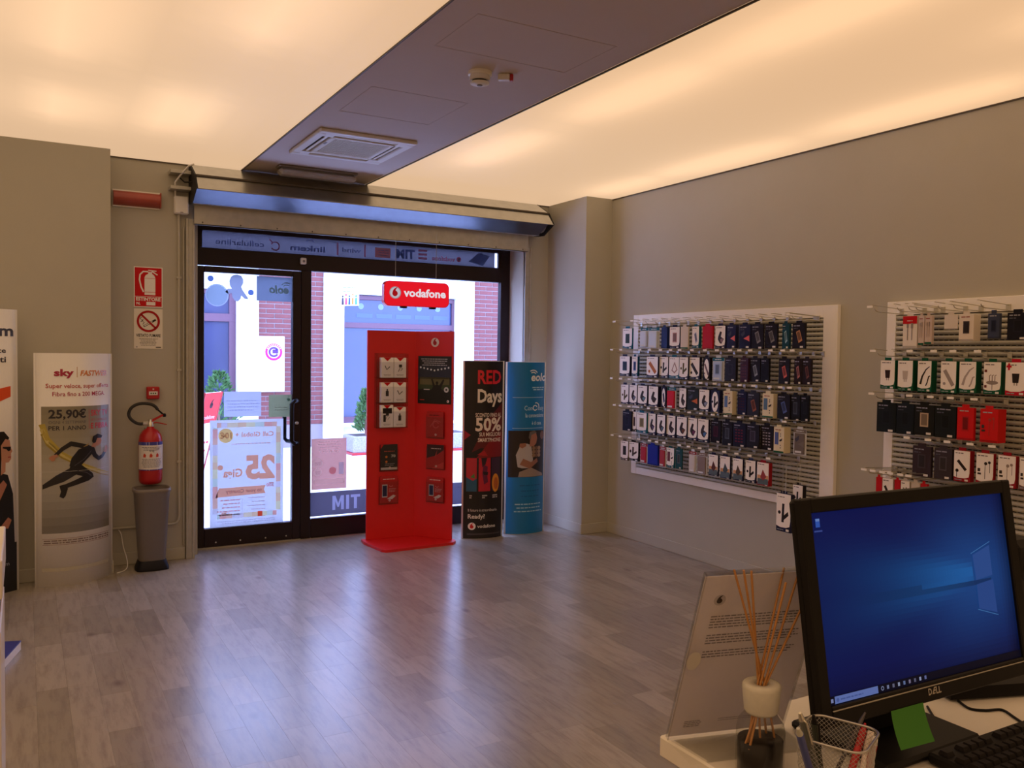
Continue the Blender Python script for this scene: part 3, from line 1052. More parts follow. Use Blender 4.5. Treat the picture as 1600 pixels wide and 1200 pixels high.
a.text('Giga', 0.31, H * 0.47, 0.06, OR, 'l', 0.145, 1, 0.03)
a.disc(0.475, H * 0.56, 0.02, OR, 1)
a.text('300', 0.07, H * 0.36, 0.026, (200, 120, 110), 'l', 0.06, 1, 0.02)
a.greek(0.075, H * 0.39, 0.045, 1, 0.008, 0.02, (205, 150, 140))
a.poly([(0.135, H * 0.30), (W - 0.04, H * 0.285), (W - 0.065, H * 0.37), (0.135, H * 0.375), (0.15, H * 0.338)], OR, 1)
a.under = OR
a.text('to your Country', 0.165, H * 0.32, 0.026, (196, 96, 70), 'l', 0.27, 2, 0.02)
a.under = (225, 222, 226)
a.greek(0.14, H * 0.26, 0.14, 4, 0.007, 0.03, (190, 165, 165), seed=4)
a.rect(0.31, H * 0.13, 0.312, H * 0.27, (190, 165, 165), 1)
a.greek(0.33, H * 0.25, 0.17, 5, 0.008, 0.028, (210, 140, 130), seed=5)
a.text('CMR', W - 0.14, H * 0.125, 0.018, OR, 'l', 0.06, 1, 0.03)
a.rect(0.16, H * 0.085, 0.195, H * 0.085 + 0.04, (225, 80, 60), 2)
a.greek(0.06, H * 0.055, 0.45, 2, 0.005, 0.015, (180, 170, 180))
a.build('lettering', M['ink'], t)

t, a, W, H = onglass('paper_notice', 350, 612, 408, 650, 'white sheet of paper with a few printed lines on the glass door', 'notice', base=(206, 206, 222))
a.greek(W * 0.06, H * 0.62, W * 0.9, 4, 0.005, 0.024, (158, 156, 176), al='c')
a.build('lettering', M['ink'], t)
t, a, W, H = onglass('olive_sticker', 420, 617, 456, 651, 'olive green sticker beside the door handle', 'sticker', base=(150, 152, 112))
a.greek(W * 0.2, H * 0.42, W * 0.6, 2, 0.006, 0.02, (110, 112, 80))
a.disc(W * 0.15, H * 0.78, 0.013, (80, 100, 70), 1, seg=8)
a.build('lettering', M['ink'], t)
t, a, W, H = onglass('eolo_sticker', 401, 431, 456, 472, 'grey eolo sticker in the top corner of the glass door', 'sticker', base=(132, 142, 160))
eolo_word(a, W * 0.08, H * 0.34, 0.058, (92, 104, 96), 1, 0.04)
a.build('lettering', M['ink'], t)
t, a, W, H = onglass('baby_decal', 322, 428, 392, 480, 'pale decal of a baby and round bubbles on the glass door', 'decal', base=None, mirror=False)
DC = (168, 174, 190)
def P_(px, py):
    q = at(px, py, 'Y', YF + 0.019)
    return (q.x - WLOC[t.name].x, q.z - WLOC[t.name].z)
def Pd(px, py, r, c, l, ry=None):
    q = P_(px, py)
    a.disc(q[0], q[1], r * 0.005, c, l, None if ry is None else ry * 0.005)
Pd(329, 435, 4.5, (110, 134, 186), 1)
Pd(392, 457, 4.5, (110, 134, 186), 1)
cq = P_(339, 461)
a.ring(cq[0], cq[1], 0.077, 0.085, (200, 208, 226), 1)
a.disc(cq[0], cq[1], 0.077, (168, 184, 198), 1)
a.poly([P_(*q) for q in ((361, 432), (365, 429.5), (371, 429), (377, 431), (380, 436), (380, 443), (377, 448), (379, 453), (383, 459), (388, 466), (387, 468), (382, 467), (377, 462), (376, 467), (372, 471), (367, 470), (363, 464), (362, 458), (356, 459), (352, 456), (356, 451), (362, 451), (359, 446), (358, 439))], DC, 1)
a.build('figure', M['paperglass'], t)

t, a, W, H = onglass('orange_poster', 487, 686, 541, 762, 'small orange poster at the bottom of the shop window', 'poster', base=(230, 164, 146))
for k, (uu, vv, r) in enumerate(((W * 0.83, H * 0.52, 0.04), (W * 0.83, H * 0.34, 0.034))):
    a.disc(uu, vv, r, (226, 205, 200), 1)
    a.greek(uu - r * 0.6, vv, r * 1.2, 2, 0.005, 0.014, (190, 130, 120), 2)
a.text('HAPPY', W * 0.5, H * 0.72, 0.018, (228, 190, 180), 'c', W * 0.6, 1)
a.greek(W * 0.15, H * 0.93, W * 0.7, 4, 0.006, 0.022, (228, 180, 170), al='c')
a.rect(W * 0.08, H * 0.28, W * 0.22, H * 0.52, (190, 150, 170), 1)
a.disc(W * 0.4, H * 0.36, 0.03, (205, 110, 100), 1)
a.poly([(W * 0.06, H * 0.2), (W * 0.94, H * 0.2), (W * 0.9, H * 0.1), (W * 0.1, H * 0.1)], (228, 205, 200), 1)
a.build('picture', M['ink'], t)

yp = YF + 0.024
t = thing('window_film', (1.98, yp, 0.165), 'grey film strip reading TIM in mirror writing along the window foot', 'sticker')
FX0, FZ0, FWd, FH_ = 1.978, 0.172, 1.372, 0.193
def tim_polys(u0, v0, h):
    # letters of the mirrored word as seen from inside (u runs to the left)
    m = [(0, 0), (0, 1), (0.22, 1), (0.42, 0.45), (0.62, 1), (0.84, 1), (0.84, 0), (0.63, 0), (0.63, 0.62), (0.48, 0.2), (0.36, 0.2), (0.21, 0.62), (0.21, 0)]
    i_ = [(0, 0), (0, 1), (0.22, 1), (0.22, 0)]
    t_ = [(0.24, 0), (0.24, 0.81), (0, 0.81), (0, 1), (0.70, 1), (0.70, 0.81), (0.46, 0.81), (0.46, 0)]
    return [[(u0 + x * h, v0 + y * h) for x, y in m], [(u0 + (1.0 + x) * h, v0 + y * h) for x, y in i_], [(u0 + (1.34 + x) * h, v0 + y * h) for x, y in t_]]
words = tim_polys(0.185, 0.04, 0.115) + tim_polys(0.95, 0.04, 0.115)
ffm = frame((FX0, yp, FZ0), (1, 0, 0), (0, 0, 1), (0, -1, 0))
loops = [[(0, 0), (FWd, 0), (FWd, FH_), (0, FH_)]] + words
flat = [p for l in loops for p in l]
tri = tessellate_polygon([[Vector((p[0], p[1], 0)) for p in l] for l in loops])
MB().add([ffm((u, v, 0)) for u, v in flat], [tuple(x) for x in tri], lin((108, 102, 118))).build('sheet', M['film'], t, recalc=False)
a = Art(ffm, 0.0, 0.0)
for l in words:
    a.poly(l, (176, 172, 196), 0)
a.build('lettering', M['film'], t)

t = thing('fascia_film', (2.4, YF + 0.024, 2.256), 'grey film strip of mirrored brand names on the narrow pane above the door', 'sticker')
MB().add([(1.153, YF + 0.0235, 2.254), (3.63, YF + 0.0235, 2.254), (3.63, YF + 0.0235, 2.388), (1.153, YF + 0.0235, 2.388)], [(0, 1, 2, 3)], lin((112, 108, 118))).build('sheet', M['film'], t)
a = Art(frame((3.63, YF + 0.0228, 2.254), (-1, 0, 0), (0, 0, 1), (0, -1, 0)), 0.0003)
a.under = (160, 160, 172)
a.poly([(0.05, 0.10), (0.16, 0.125), (0.26, 0.04), (0.12, 0.01)], (74, 78, 100), 1)
a.poly([(0.09, 0.10), (0.17, 0.115), (0.24, 0.05), (0.15, 0.03)], (112, 116, 140), 2)
voda_mark(a, 0.355, 0.052, 0.022, 1, (150, 80, 92), (112, 112, 134))
a.text('vodafone', 0.39, 0.03, 0.038, (150, 84, 96), 'l', 0.22, 1, 0.02)
for v in (0.03, 0.062, 0.094):
    a.rect(0.655, v, 0.735, v + 0.018, (140, 84, 96), 1)
a.text('TIM', 0.765, 0.028, 0.07, (66, 70, 96), 'l', 0.17, 1, 0.05)
a.rect(0.985, 0.02, 1.12, 0.10, (150, 92, 84), 1)
a.greek(1.0, 0.075, 0.1, 3, 0.008, 0.02, (112, 100, 110), 2)
for uu in (1.20, 1.43):
    a.rect(uu, 0.015, uu + 0.014, 0.115, (140, 84, 96), 1)
a.text('wind', 1.24, 0.045, 0.035, (84, 88, 112), 'l', 0.16, 1, 0.02)
a.text('linkem', 1.54, 0.03, 0.042, (82, 86, 112), 'l', 0.28, 1, 0.03)
a.ring(1.66, 0.085, 0.03, 0.037, (72, 76, 104), 1, 30, 150)
a.ring(1.935, 0.05, 0.026, 0.036, (120, 70, 84), 1, 20, 330)
a.line([(1.955, 0.075), (1.98, 0.10)], 0.01, (120, 70, 84), 1)
a.text('cellularline', 2.02, 0.036, 0.04, (80, 84, 110), 'l', 0.36, 1, 0.01)
a.build('lettering', M['ink'], t)

# ================================================================== wall by the door: signs, alarm, lamp, extinguisher, bin
FW = lambda x, z, y=YW: frame((x, y, z), (1, 0, 0), (0, 0, 1), (0, -1, 0))
SRED, INK = (196, 22, 28), (40, 36, 34)
t = thing('extinguisher_sign', (0.755, YW, 1.785), 'red and white sign reading ESTINTORE with a white fire extinguisher symbol', 'sign')
MB().box(0.662, YW - 0.003, 1.785, 0.847, YW, 2.064, col=lin(WHITE)).build('plate', M['card'], t)
a = Art(FW(0.662, 1.785, YW - 0.003))
a.rect(0.006, 0.006, 0.179, 0.273, SRED, 1)
a.build('field', M['card'], t)
a.it = []
a.poly([(0.068, 0.085), (0.138, 0.085), (0.138, 0.205), (0.130, 0.222), (0.117, 0.232), (0.117, 0.245), (0.092, 0.245), (0.092, 0.232), (0.076, 0.222), (0.068, 0.205)], WHITE, 2)
a.line([(0.092, 0.246), (0.06, 0.246), (0.040, 0.225), (0.036, 0.19), (0.046, 0.14), (0.062, 0.105)], 0.010, WHITE, 2)
a.line([(0.092, 0.256), (0.145, 0.252)], 0.007, WHITE, 2)
a.line([(0.115, 0.250), (0.152, 0.226)], 0.008, WHITE, 2)
a.rect(0.068, 0.199, 0.138, 0.201, SRED, 3)
a.rect(0.068, 0.104, 0.138, 0.107, SRED, 3)
a.build('symbol', M['card'], t)
a.it = []
a.rect(0.006, 0.072, 0.179, 0.075, WHITE, 2)
a.text('ESTINTORE', 0.0925, 0.045, 0.022, WHITE, 'c', 0.158, 2, 0.04)
a.text('N.', 0.016, 0.017, 0.018, WHITE, 'l', 0.026, 2, 0.04)
a.rect(0.080, 0.014, 0.138, 0.038, WHITE, 2)
a.build('lettering', M['card'], t)

t = thing('no_smoking_sign', (0.755, YW, 1.498), 'white sign reading VIETATO FUMARE with a struck-out cigarette', 'sign')
MB().box(0.662, YW - 0.003, 1.498, 0.847, YW, 1.774, col=lin((228, 222, 208))).build('plate', M['card'], t)
a = Art(FW(0.662, 1.498, YW - 0.003))
cx, cy = 0.0925, 0.190
a.line([(cx - 0.03, cy - 0.036), (cx + 0.048, cy + 0.012)], 0.013, INK, 1)
a.line([(cx - 0.026, cy - 0.033), (cx + 0.026, cy - 0.001)], 0.007, (228, 222, 208), 2)
for q in ([(-0.036, -0.022), (-0.026, -0.008), (-0.040, 0.0), (-0.032, 0.012)], [(-0.048, -0.006), (-0.038, 0.008), (-0.052, 0.016), (-0.044, 0.03)]):
    a.line([(cx + u, cy + v) for u, v in q], 0.004, INK, 1)
a.ring(cx, cy, 0.060, 0.075, (168, 24, 26), 3, seg=32)
a.line([(cx - 0.046, cy + 0.046), (cx + 0.046, cy - 0.046)], 0.013, (168, 24, 26), 3)
a.build('symbol', M['card'], t)
a.it = []
a.text('VIETATO FUMARE', 0.0925, 0.082, 0.020, INK, 'c', 0.158, 1, 0.02)
a.greek(0.03, 0.066, 0.125, 6, 0.0035, 0.009, (130, 124, 116), al='c')
a.rect(0.14, 0.006, 0.174, 0.014, (90, 86, 80), 1)
a.rect(0.014, 0.008, 0.022, 0.014, (90, 86, 80), 1)
a.build('lettering', M['card'], t)

t = thing('alarm_call_point', (0.78, YW, 1.148), 'small red fire alarm call point on the wall above the extinguisher', 'alarm')
MB().box(0.738, YW - 0.05, 1.148, 0.821, YW, 1.234, 0.006).build('housing', M['redplas'], t)
MB().box(0.752, YW - 0.053, 1.176, 0.808, YW - 0.05, 1.202, 0.001).build('press_plate', M['white'], t)
a = Art(FW(0.738, 1.148, YW - 0.053))
for u in (0.028, 0.042, 0.056):
    a.disc(u, 0.041, 0.005, (40, 90, 50), 1, seg=8)
a.disc(0.042, 0.07, 0.006, (220, 200, 195), 0, seg=8)
a.build('symbol', M['card'], t)

t = thing('emergency_lamp', (0.68, YW, 2.52), 'dusty red half-round emergency sign lamp high on the wall by the pier', 'lamp')
mb = MB()
prof = [(0, 0.05)] + [(-0.075 * math.sin(R(k * 18)), 0.05 * math.cos(R(k * 18))) for k in range(1, 10)] + [(0, -0.05)]
n = len(prof)
V = [(xx, YW + p[0], 2.52 + p[1]) for xx in (0.532, 0.825) for p in prof]
mb.add(V, [(i, i + 1, n + i + 1, n + i) for i in range(n - 1)], None, True)
mb.add(V, [tuple(range(n)), tuple(range(2 * n - 1, n - 1, -1))])
mb.build('cover', M['redlamp'], t)
MB().box(0.528, YW - 0.012, 2.462, 0.832, YW, 2.578, 0.003).build('back_plate', M['offwhite'], t)
MB().box(0.825, YW - 0.070, 2.468, 0.832, YW, 2.572, 0.003).build('end_cap', M['redlamp'], t)

EX, EY = 0.756, 6.315
t = thing('fire_extinguisher', (EX, EY, 0.56), 'red fire extinguisher with a black hose hanging on the wall over the bin', 'fire extinguisher')
MB().lathe([(0.0, 0.565), (0.055, 0.567), (0.070, 0.577), (0.076, 0.60), (0.077, 0.865), (0.070, 0.905), (0.050, 0.935), (0.026, 0.950), (0.022, 0.962), (0.0, 0.962)], EX, EY, 0, 24).build('cylinder', M['redplas'], t)
lb = MB()
V = []
for k in range(13):
    q = R(-90 + (k - 6) * 13)
    V += [(EX + 0.0785 * math.cos(q), EY + 0.0785 * math.sin(q), 0.668), (EX + 0.0785 * math.cos(q), EY + 0.0785 * math.sin(q), 0.862)]
lb.add(V, [(2 * k, 2 * k + 1, 2 * k + 3, 2 * k + 2) for k in range(12)], lin((222, 216, 210)))
lb.build('label_sheet', M['card'], t)
class Cyl(Art):
    pass
def cylfr(p):
    q = R(-90) + p[0] / 0.0785
    rr = 0.0788 + p[2]
    return Vector((EX + rr * math.cos(q), EY + rr * math.sin(q), 0.668 + p[1]))
a = Art(cylfr, 0.0003)
for k in range(8):
    u = -0.105 + k * 0.026
    a.rect(u, 0.172, u + 0.026, 0.194, (70, 72, 150), 1)
    a.rect(u, 0.0, u + 0.026, 0.006, (70, 72, 150), 1)
for k, u in enumerate((-0.05, -0.008, 0.034)):
    a.poly([(u - 0.008, 0.09), (u + 0.010, 0.09), (u + 0.012, 0.105), (u + 0.002, 0.118), (u - 0.006, 0.108)], (196, 70, 50), 1)
a.greek(-0.07, 0.155, 0.14, 3, 0.004, 0.009, (110, 108, 120), al='c')
a.greek(-0.075, 0.075, 0.15, 7, 0.0035, 0.009, (120, 118, 128), al='c', seed=9)
a.text('6 kg', 0.0, 0.128, 0.012, (40, 60, 90), 'c', 0.03, 1)
a.build('label_print', M['card'], t)
v = MB().lathe([(0.020, 0), (0.020, 0.03), (0.014, 0.034), (0.014, 0.05), (0.0, 0.05)], EX, EY, 0.962, 12)
v.box(EX - 0.05, EY - 0.012, 0.975, EX - 0.01, EY + 0.012, 0.997, 0.003)
v.build('valve', M['chrome'], t)
LV = [(0.735, 0.985), (0.752, 1.004), (0.832, 1.046), (0.840, 1.036), (0.772, 0.998), (0.756, 0.978)]
hb = MB().add([(x_, EY - 0.009, z_) for x_, z_ in LV] + [(x_, EY + 0.009, z_) for x_, z_ in LV], [(0, 1, 2, 3, 4, 5), (11, 10, 9, 8, 7, 6)] + [(i, (i + 1) % 6, 6 + (i + 1) % 6, 6 + i) for i in range(6)])
hb.build('lever', M['redplas'], t)
MB().tube(smooth([(0.758, EY, 0.984), (0.80, EY - 0.002, 0.988), (0.862, EY - 0.002, 0.972)]), 0.006, 6, r1=0.003).build('lever', M['redplas'], t)
MB().tube(smooth([(0.716, EY, 0.984), (0.690, EY, 0.982), (0.661, EY, 0.992), (0.630, EY + 0.005, 1.020), (0.620, EY + 0.01, 1.053), (0.636, EY + 0.01, 1.092), (0.673, EY + 0.01, 1.116), (0.713, EY + 0.01, 1.122), (0.757, EY + 0.005, 1.116), (0.786, EY, 1.100), (0.802, EY, 1.078)]), 0.0105, 10).build('hose', M['hose'], t)
MB().tube([(0.802, EY, 1.078), (0.834, EY, 1.048)], 0.006, 8).lathe([(0.010, -0.01), (0.013, 0), (0.010, 0.012), (0.0, 0.014)], 0.845, EY, 1.037, 10).build('nozzle', M['black'], t)
MB().box(EX - 0.03, EY + 0.07, 0.88, EX + 0.03, YW, 0.95, 0.003).build('wall_bracket', M['galvdull'], t)

BX, BY = 0.752, 6.225
t = thing('waste_bin', (BX, BY, 0), 'tapered grey plastic waste bin with a black foot under the extinguisher', 'bin')
MB().lathe([(0.080, 0.055), (0.086, 0.06), (0.113, 0.527), (0.121, 0.534), (0.121, 0.552), (0.112, 0.555), (0.106, 0.547), (0.082, 0.075), (0.0, 0.075)], BX, BY, 0, 28, sq=0.62, sy=0.92).build('body', M['grey'], t)
MB().lathe([(0.0, 0.0), (0.108, 0.0), (0.108, 0.012), (0.090, 0.062), (0.084, 0.070), (0.0, 0.070)], BX, BY, 0, 28, sq=0.62, sy=0.92).build('foot', M['navyplas'], t)
tag(MB().tube(smooth([(0.56, 6.395, 0.25), (0.575, 6.37, 0.22), (0.585, 6.33, 0.14), (0.60, 6.30, 0.08), (0.605, 6.27, 0.03), (0.585, 6.22, 0.006), (0.53, 6.16, 0.006)]), 0.0035, 6).build('white_cable', M['white'], None), 'thin white cable looping from the conduit to the floor beside the bin', 'cable')

# ================================================================== ceiling fittings
SX, SY = 1.842, 3.55
t = thing('smoke_detector', (SX, SY, ZC), 'round white smoke detector on the dark ceiling band', 'smoke detector')
MB().lathe([(0.056, 0), (0.056, -0.014), (0.052, -0.018), (0.0, -0.018)], SX, SY, ZC, 24).build('mounting_base', M['offwhite'], t)
MB().lathe([(0.046, -0.018), (0.048, -0.034), (0.042, -0.040), (0.042, -0.040)], SX, SY, ZC, 24).build('housing', M['white'], t)
MB().lathe([(0.036, -0.038), (0.036, -0.050), (0.0, -0.050)], SX, SY, ZC, 20).build('chamber', M['black'], t)
MB().lathe([(0.044, -0.048), (0.044, -0.055), (0.014, -0.060), (0.0, -0.060)], SX, SY, ZC, 24).build('cap', M['white'], t)
MB().lathe([(0.013, -0.059), (0.013, -0.063), (0.0, -0.063)], SX, SY, ZC, 12).build('button', M['grey'], t)
t = thing('indicator_lamp', (SX + 0.115, SY - 0.03, ZC), 'small white ceiling indicator with a red end beside the smoke detector', 'lamp')
fi = frame((SX + 0.085, SY - 0.02, ZC), (0.85, -0.53, 0), (0.53, 0.85, 0), (0, 0, -1))
MB().box(0, -0.016, 0, 0.055, 0.016, 0.030, 0.004, fr=fi).build('housing', M['white'], t)
MB().box(0.055, -0.014, 0.002, 0.072, 0.014, 0.034, 0.004, fr=fi).build('red_lens', M['redplas'], t)

t = thing('air_conditioner', (1.815, 5.23, ZC), 'white square ceiling air conditioner cassette on the dark band', 'air conditioner')
x0, x1, y0, y1 = 1.505, 2.120, 4.90, 5.575
FT = ZC - 0.022
fr_ = MB()
def ringbox(mb, x0, y0, x1, y1, w_, z0, z1, b=0.003):
    mb.box(x0, y0, z0, x1, y0 + w_, z1, b).box(x0, y1 - w_, z0, x1, y1, z1, b).box(x0, y0 + w_, z0, x0 + w_, y1 - w_, z1, b).box(x1 - w_, y0 + w_, z0, x1, y1 - w_, z1, b)
ringbox(fr_, x0, y0, x1, y1, 0.055, FT, ZC, 0.006)
ringbox(fr_, x0 + 0.105, y0 + 0.115, x1 - 0.105, y1 - 0.115, 0.03, FT, ZC, 0.004)
for q in ((x0 + 0.05, y0 + 0.05), (x1 - 0.11, y0 + 0.05), (x0 + 0.05, y1 - 0.12), (x1 - 0.11, y1 - 0.12)):
    fr_.box(q[0], q[1], FT, q[0] + 0.06, q[1] + 0.07, ZC)
fr_.build('fascia', M['white'], t)
MB().box(x0 + 0.05, y0 + 0.05, ZC - 0.004, x1 - 0.05, y1 - 0.05, ZC - 0.001).build('recess', M['slab'], t)
gx0, gx1, gy0, gy1 = x0 + 0.135, x1 - 0.135, y0 + 0.145, y1 - 0.145
MB().box(gx0, gy0, ZC - 0.012, gx1, gy1, ZC - 0.004).build('filter', M['grey'], t)
gr = MB()
k = gx0
while k < gx1:
    gr.box(k, gy0, FT + 0.002, k + 0.005, gy1, ZC - 0.010)
    k += 0.0125
tag(gr.build('intake_grille', M['offwhite'], t), kind='stuff')
for (a0, b0, a1, b1) in ((x0 + 0.11, y0 + 0.062, x1 - 0.11, y0 + 0.108), (x0 + 0.11, y1 - 0.108, x1 - 0.11, y1 - 0.062)):
    MB().box(a0, b0 + 0.010, FT + 0.004, a1, b0 + 0.030, FT + 0.008, 0.001).build('louvre', M['offwhite'], t)
for (a0, b0, a1, b1) in ((x0 + 0.062, y0 + 0.12, x0 + 0.10, y1 - 0.12), (x1 - 0.10, y0 + 0.12, x1 - 0.062, y1 - 0.12)):
    MB().box(a0 + 0.010, b0, FT + 0.004, a0 + 0.028, b1, FT + 0.008, 0.001).build('louvre', M['offwhite'], t)
MB().box(x0 + 0.108, y0 + 0.25, FT - 0.002, x0 + 0.122, y0 + 0.30, FT + 0.001, 0.001).build('badge', M['grey'], t)

t = thing('emergency_light', (1.84, 6.06, ZC), 'long grey unlit emergency light on the ceiling band above the shutter', 'lamp')
MB().box(1.555, 6.005, ZC - 0.018, 2.128, 6.115, ZC, 0.006).build('mounting_base', M['grey'], t)
MB().box(1.562, 6.012, ZC - 0.068, 2.121, 6.108, ZC - 0.018, 0.018).build('diffuser', mat('grey_diffuser', (0.36, 0.34, 0.31), 0.3, vary=0.12, scale=40), t)

# ================================================================== cardboard totems
def lens(name, A, B, H, bulge, label, back=(225, 222, 216), side=0.012):
    """two curved sheets joined at their edges; A and B are the floor ends of the front sheet"""
    A, B = Vector((A[0], A[1], 0)), Vector((B[0], B[1], 0))
    u = (B - A).normalized()
    n = Vector((u.y, -u.x, 0))
    W = (B - A).length
    fr = frame(A, u, (0, 0, 1), n)
    t = thing(name, (A + B) / 2, label, 'totem', 'cardboard totems')
    N = 16
    for nm, sgn, extra in (('front_sheet', 1, 0.0), ('back_sheet', -1, side)):
        mb = MB()
        V, Fs = [], []
        for k in range(N + 1):
            f = k / N
            d = bulge * (1 - (2 * f - 1) ** 2) * sgn * (1 if sgn > 0 else 0.25) - (0.0 if sgn > 0 else 0.004)
            uu = -extra + (W + 2 * extra) * f
            V += [fr((uu, 0, d)), fr((uu, H, d)), fr((uu, 0, d - 0.002)), fr((uu, H, d - 0.002))]
        for k in range(N):
            b_ = 4 * k
            Fs += [(b_, b_ + 4, b_ + 5, b_ + 1), (b_ + 2, b_ + 3, b_ + 7, b_ + 6), (b_ + 1, b_ + 5, b_ + 7, b_ + 3), (b_, b_ + 2, b_ + 6, b_ + 4)]
        Fs += [(0, 1, 3, 2), (4 * N, 4 * N + 2, 4 * N + 3, 4 * N + 1)]
        mb.add(V, Fs, lin(back), True)
        mb.build(nm, M['gloss'], t)
    return t, Art(fr, 0.0006, 0.0008, (W, bulge)), W


def figure_run(a, u0, v0, s, c=(26, 24, 28), skin=(176, 122, 92)):
    """running man: pieces drawn in a 1 x 1 box scaled by s"""
    q = lambda pts: [(u0 + x_ * s, v0 + y_ * s) for x_, y_ in pts]
    # rear leg, front leg, torso, arms, head
    a.poly(q([(0.0, 0.17), (0.0, 0.24), (0.16, 0.38), (0.36, 0.50), (0.46, 0.40), (0.26, 0.28), (0.10, 0.22)]), (34, 32, 36), 2)
    a.poly(q([(0.34, 0.52), (0.50, 0.53), (0.68, 0.38), (0.70, 0.32), (0.62, 0.27), (0.36, 0.20), (0.27, 0.17), (0.25, 0.23), (0.42, 0.30), (0.52, 0.345), (0.40, 0.39), (0.33, 0.43)]), c, 3)
    a.poly(q([(0.20, 0.22), (0.27, 0.24), (0.31, 0.17), (0.28, 0.06), (0.25, 0.02), (0.20, 0.05), (0.22, 0.13)]), (20, 18, 20), 3)
    a.poly(q([(0.33, 0.52), (0.36, 0.64), (0.46, 0.77), (0.62, 0.82), (0.70, 0.80), (0.71, 0.72), (0.58, 0.60), (0.50, 0.52)]), c, 4)
    a.line(q([(0.62, 0.79), (0.46, 0.84), (0.34, 0.87)]), 0.075 * s, (30, 28, 32), 5, 0.07 * s)
    a.line(q([(0.36, 0.87), (0.24, 0.79), (0.15, 0.69)]), 0.07 * s, (30, 28, 32), 5, 0.045 * s)
    a.poly(q([(0.17, 0.71), (0.10, 0.685), (0.07, 0.65), (0.11, 0.60), (0.145, 0.61), (0.15, 0.655), (0.19, 0.67)]), skin, 6)
    a.line(q([(0.67, 0.77), (0.72, 0.66), (0.79, 0.60)]), 0.085 * s, (28, 26, 30), 5, 0.06 * s)
    a.line(q([(0.77, 0.595), (0.86, 0.63), (0.92, 0.70)]), 0.065 * s, (28, 26, 30), 5, 0.045 * s)
    a.poly(q([(0.89, 0.69), (0.94, 0.68), (0.97, 0.75), (0.95, 0.80), (0.92, 0.79), (0.905, 0.74)]), skin, 6)
    a.poly(q([(0.66, 0.80), (0.73, 0.78), (0.76, 0.84), (0.70, 0.86)]), skin, 5)
    a.poly(q([(0.69, 0.84), (0.71, 0.94), (0.79, 0.955), (0.84, 0.91), (0.845, 0.87), (0.82, 0.83), (0.77, 0.80), (0.72, 0.81)]), skin, 6)
    a.poly(q([(0.67, 0.88), (0.69, 0.96), (0.77, 0.995), (0.86, 0.96), (0.84, 0.925), (0.76, 0.925), (0.735, 0.86), (0.70, 0.85)]), (28, 22, 20), 7)
    a.poly(q([(0.52, 0.80), (0.62, 0.86), (0.60, 0.82)]), (150, 120, 60), 6)
    a.line(q([(0.40, 0.52), (0.55, 0.62), (0.66, 0.74)]), 0.012 * s, (70, 68, 76), 6)
    a.line(q([(0.44, 0.44), (0.58, 0.40), (0.66, 0.34)]), 0.012 * s, (74, 72, 80), 6)


# white running-man totem
t, a, W = lens('cardboard_totem', (0.066, 6.031), (0.494, 6.168), 1.462, 0.095, 'white cardboard totem reading sky and showing a running man in black')
a.text('sky', 0.083, 1.322, 0.040, (170, 40, 70), 'l', 0.105, 1, 0.04)
a.rect(0.205, 1.312, 0.208, 1.378, (200, 150, 90), 1)
a.text('FASTWEB', 0.225, 1.322, 0.032, (214, 130, 60), 'l', 0.185, 1, 0.03, 0.2)
a.text('Super veloce, super offerta', 0.235, 1.246, 0.026, (190, 64, 62), 'c', 0.385, 1, 0.01)
a.text('Fibra fino a 200 MEGA.', 0.235, 1.195, 0.026, (176, 58, 84), 'c', 0.32, 1, 0.01)
a.build('lettering', M['gloss'], t)
a.it = []
PB, PT = 0.335, 1.13
GC = [(116, 112, 104), (150, 148, 140), (168, 164, 150), (152, 146, 124), (138, 132, 112)]
for k in range(16):
    f0, f1 = PB + (PT - PB) * k / 16, PB + (PT - PB) * (k + 1) / 16
    g = k / 15 * 3.999
    c0, c1 = GC[int(g)], GC[int(g) + 1]
    f = g - int(g)
    for i in range(2):
        a.rect(0.022 + i * (W - 0.04) / 2, f0, 0.022 + (i + 1) * (W - 0.04) / 2, f1, tuple(c0[j] + (c1[j] - c0[j]) * f for j in range(3)), 0)
for k in range(3):
    a.line([(0.024, 1.02 - 0.03 * k), (0.05, 0.93 - 0.02 * k), (0.12, 0.84 - 0.015 * k), (0.24, 0.76 - 0.01 * k), (0.36, 0.71 - 0.012 * k), (W - 0.02, 0.685 - 0.01 * k)], 0.03 - 0.008 * k, [(176, 158, 70), (196, 182, 110), (150, 132, 50)][k], 1, 0.004)
a.build('picture', M['gloss'], t)
a.it = []
figure_run(a, 0.026, 0.545, 0.405)
a.build('picture_figure', M['gloss'], t)
a.it = []
a.text('25,90€', 0.055, 1.058, 0.050, (44, 40, 46), 'l', 0.205, 2, 0.03)
a.text('OGNI 4 SETTIMANE', 0.055, 1.022, 0.018, (96, 92, 90), 'l', 0.205, 2)
a.text('PER 1 ANNO', 0.055, 0.982, 0.026, (50, 46, 50), 'l', 0.205, 2, 0.01)
a.rect(0.278, 0.985, 0.281, 1.11, (190, 80, 70), 2)
a.text('SKY TV', 0.292, 1.066, 0.036, (200, 56, 66), 'l', 0.128, 2, 0.015)
a.text('SET FAMIGLIA', 0.292, 1.032, 0.015, (180, 90, 80), 'l', 0.125, 2)
a.text('E FIBRA', 0.292, 0.985, 0.034, (200, 50, 56), 'l', 0.128, 2, 0.02)
a.build('price_lettering', M['gloss'], t)
a.it = []
a.greek(0.03, 0.285, W - 0.055, 2, 0.007, 0.014, (120, 100, 92), ragged=0.02)
a.rect(0.024, 0.262, W - 0.022, 0.264, (140, 80, 70), 0)
a.rect(0.024, 0.300, W - 0.022, 0.302, (140, 80, 70), 0)
a.rect(0.022, 0.095, W - 0.024, 0.118, (176, 170, 152), 0)
a.rect(0.002, 0.722, W - 0.002, 0.7235, (206, 202, 190), 4)
a.build('small_print', M['gloss'], t)

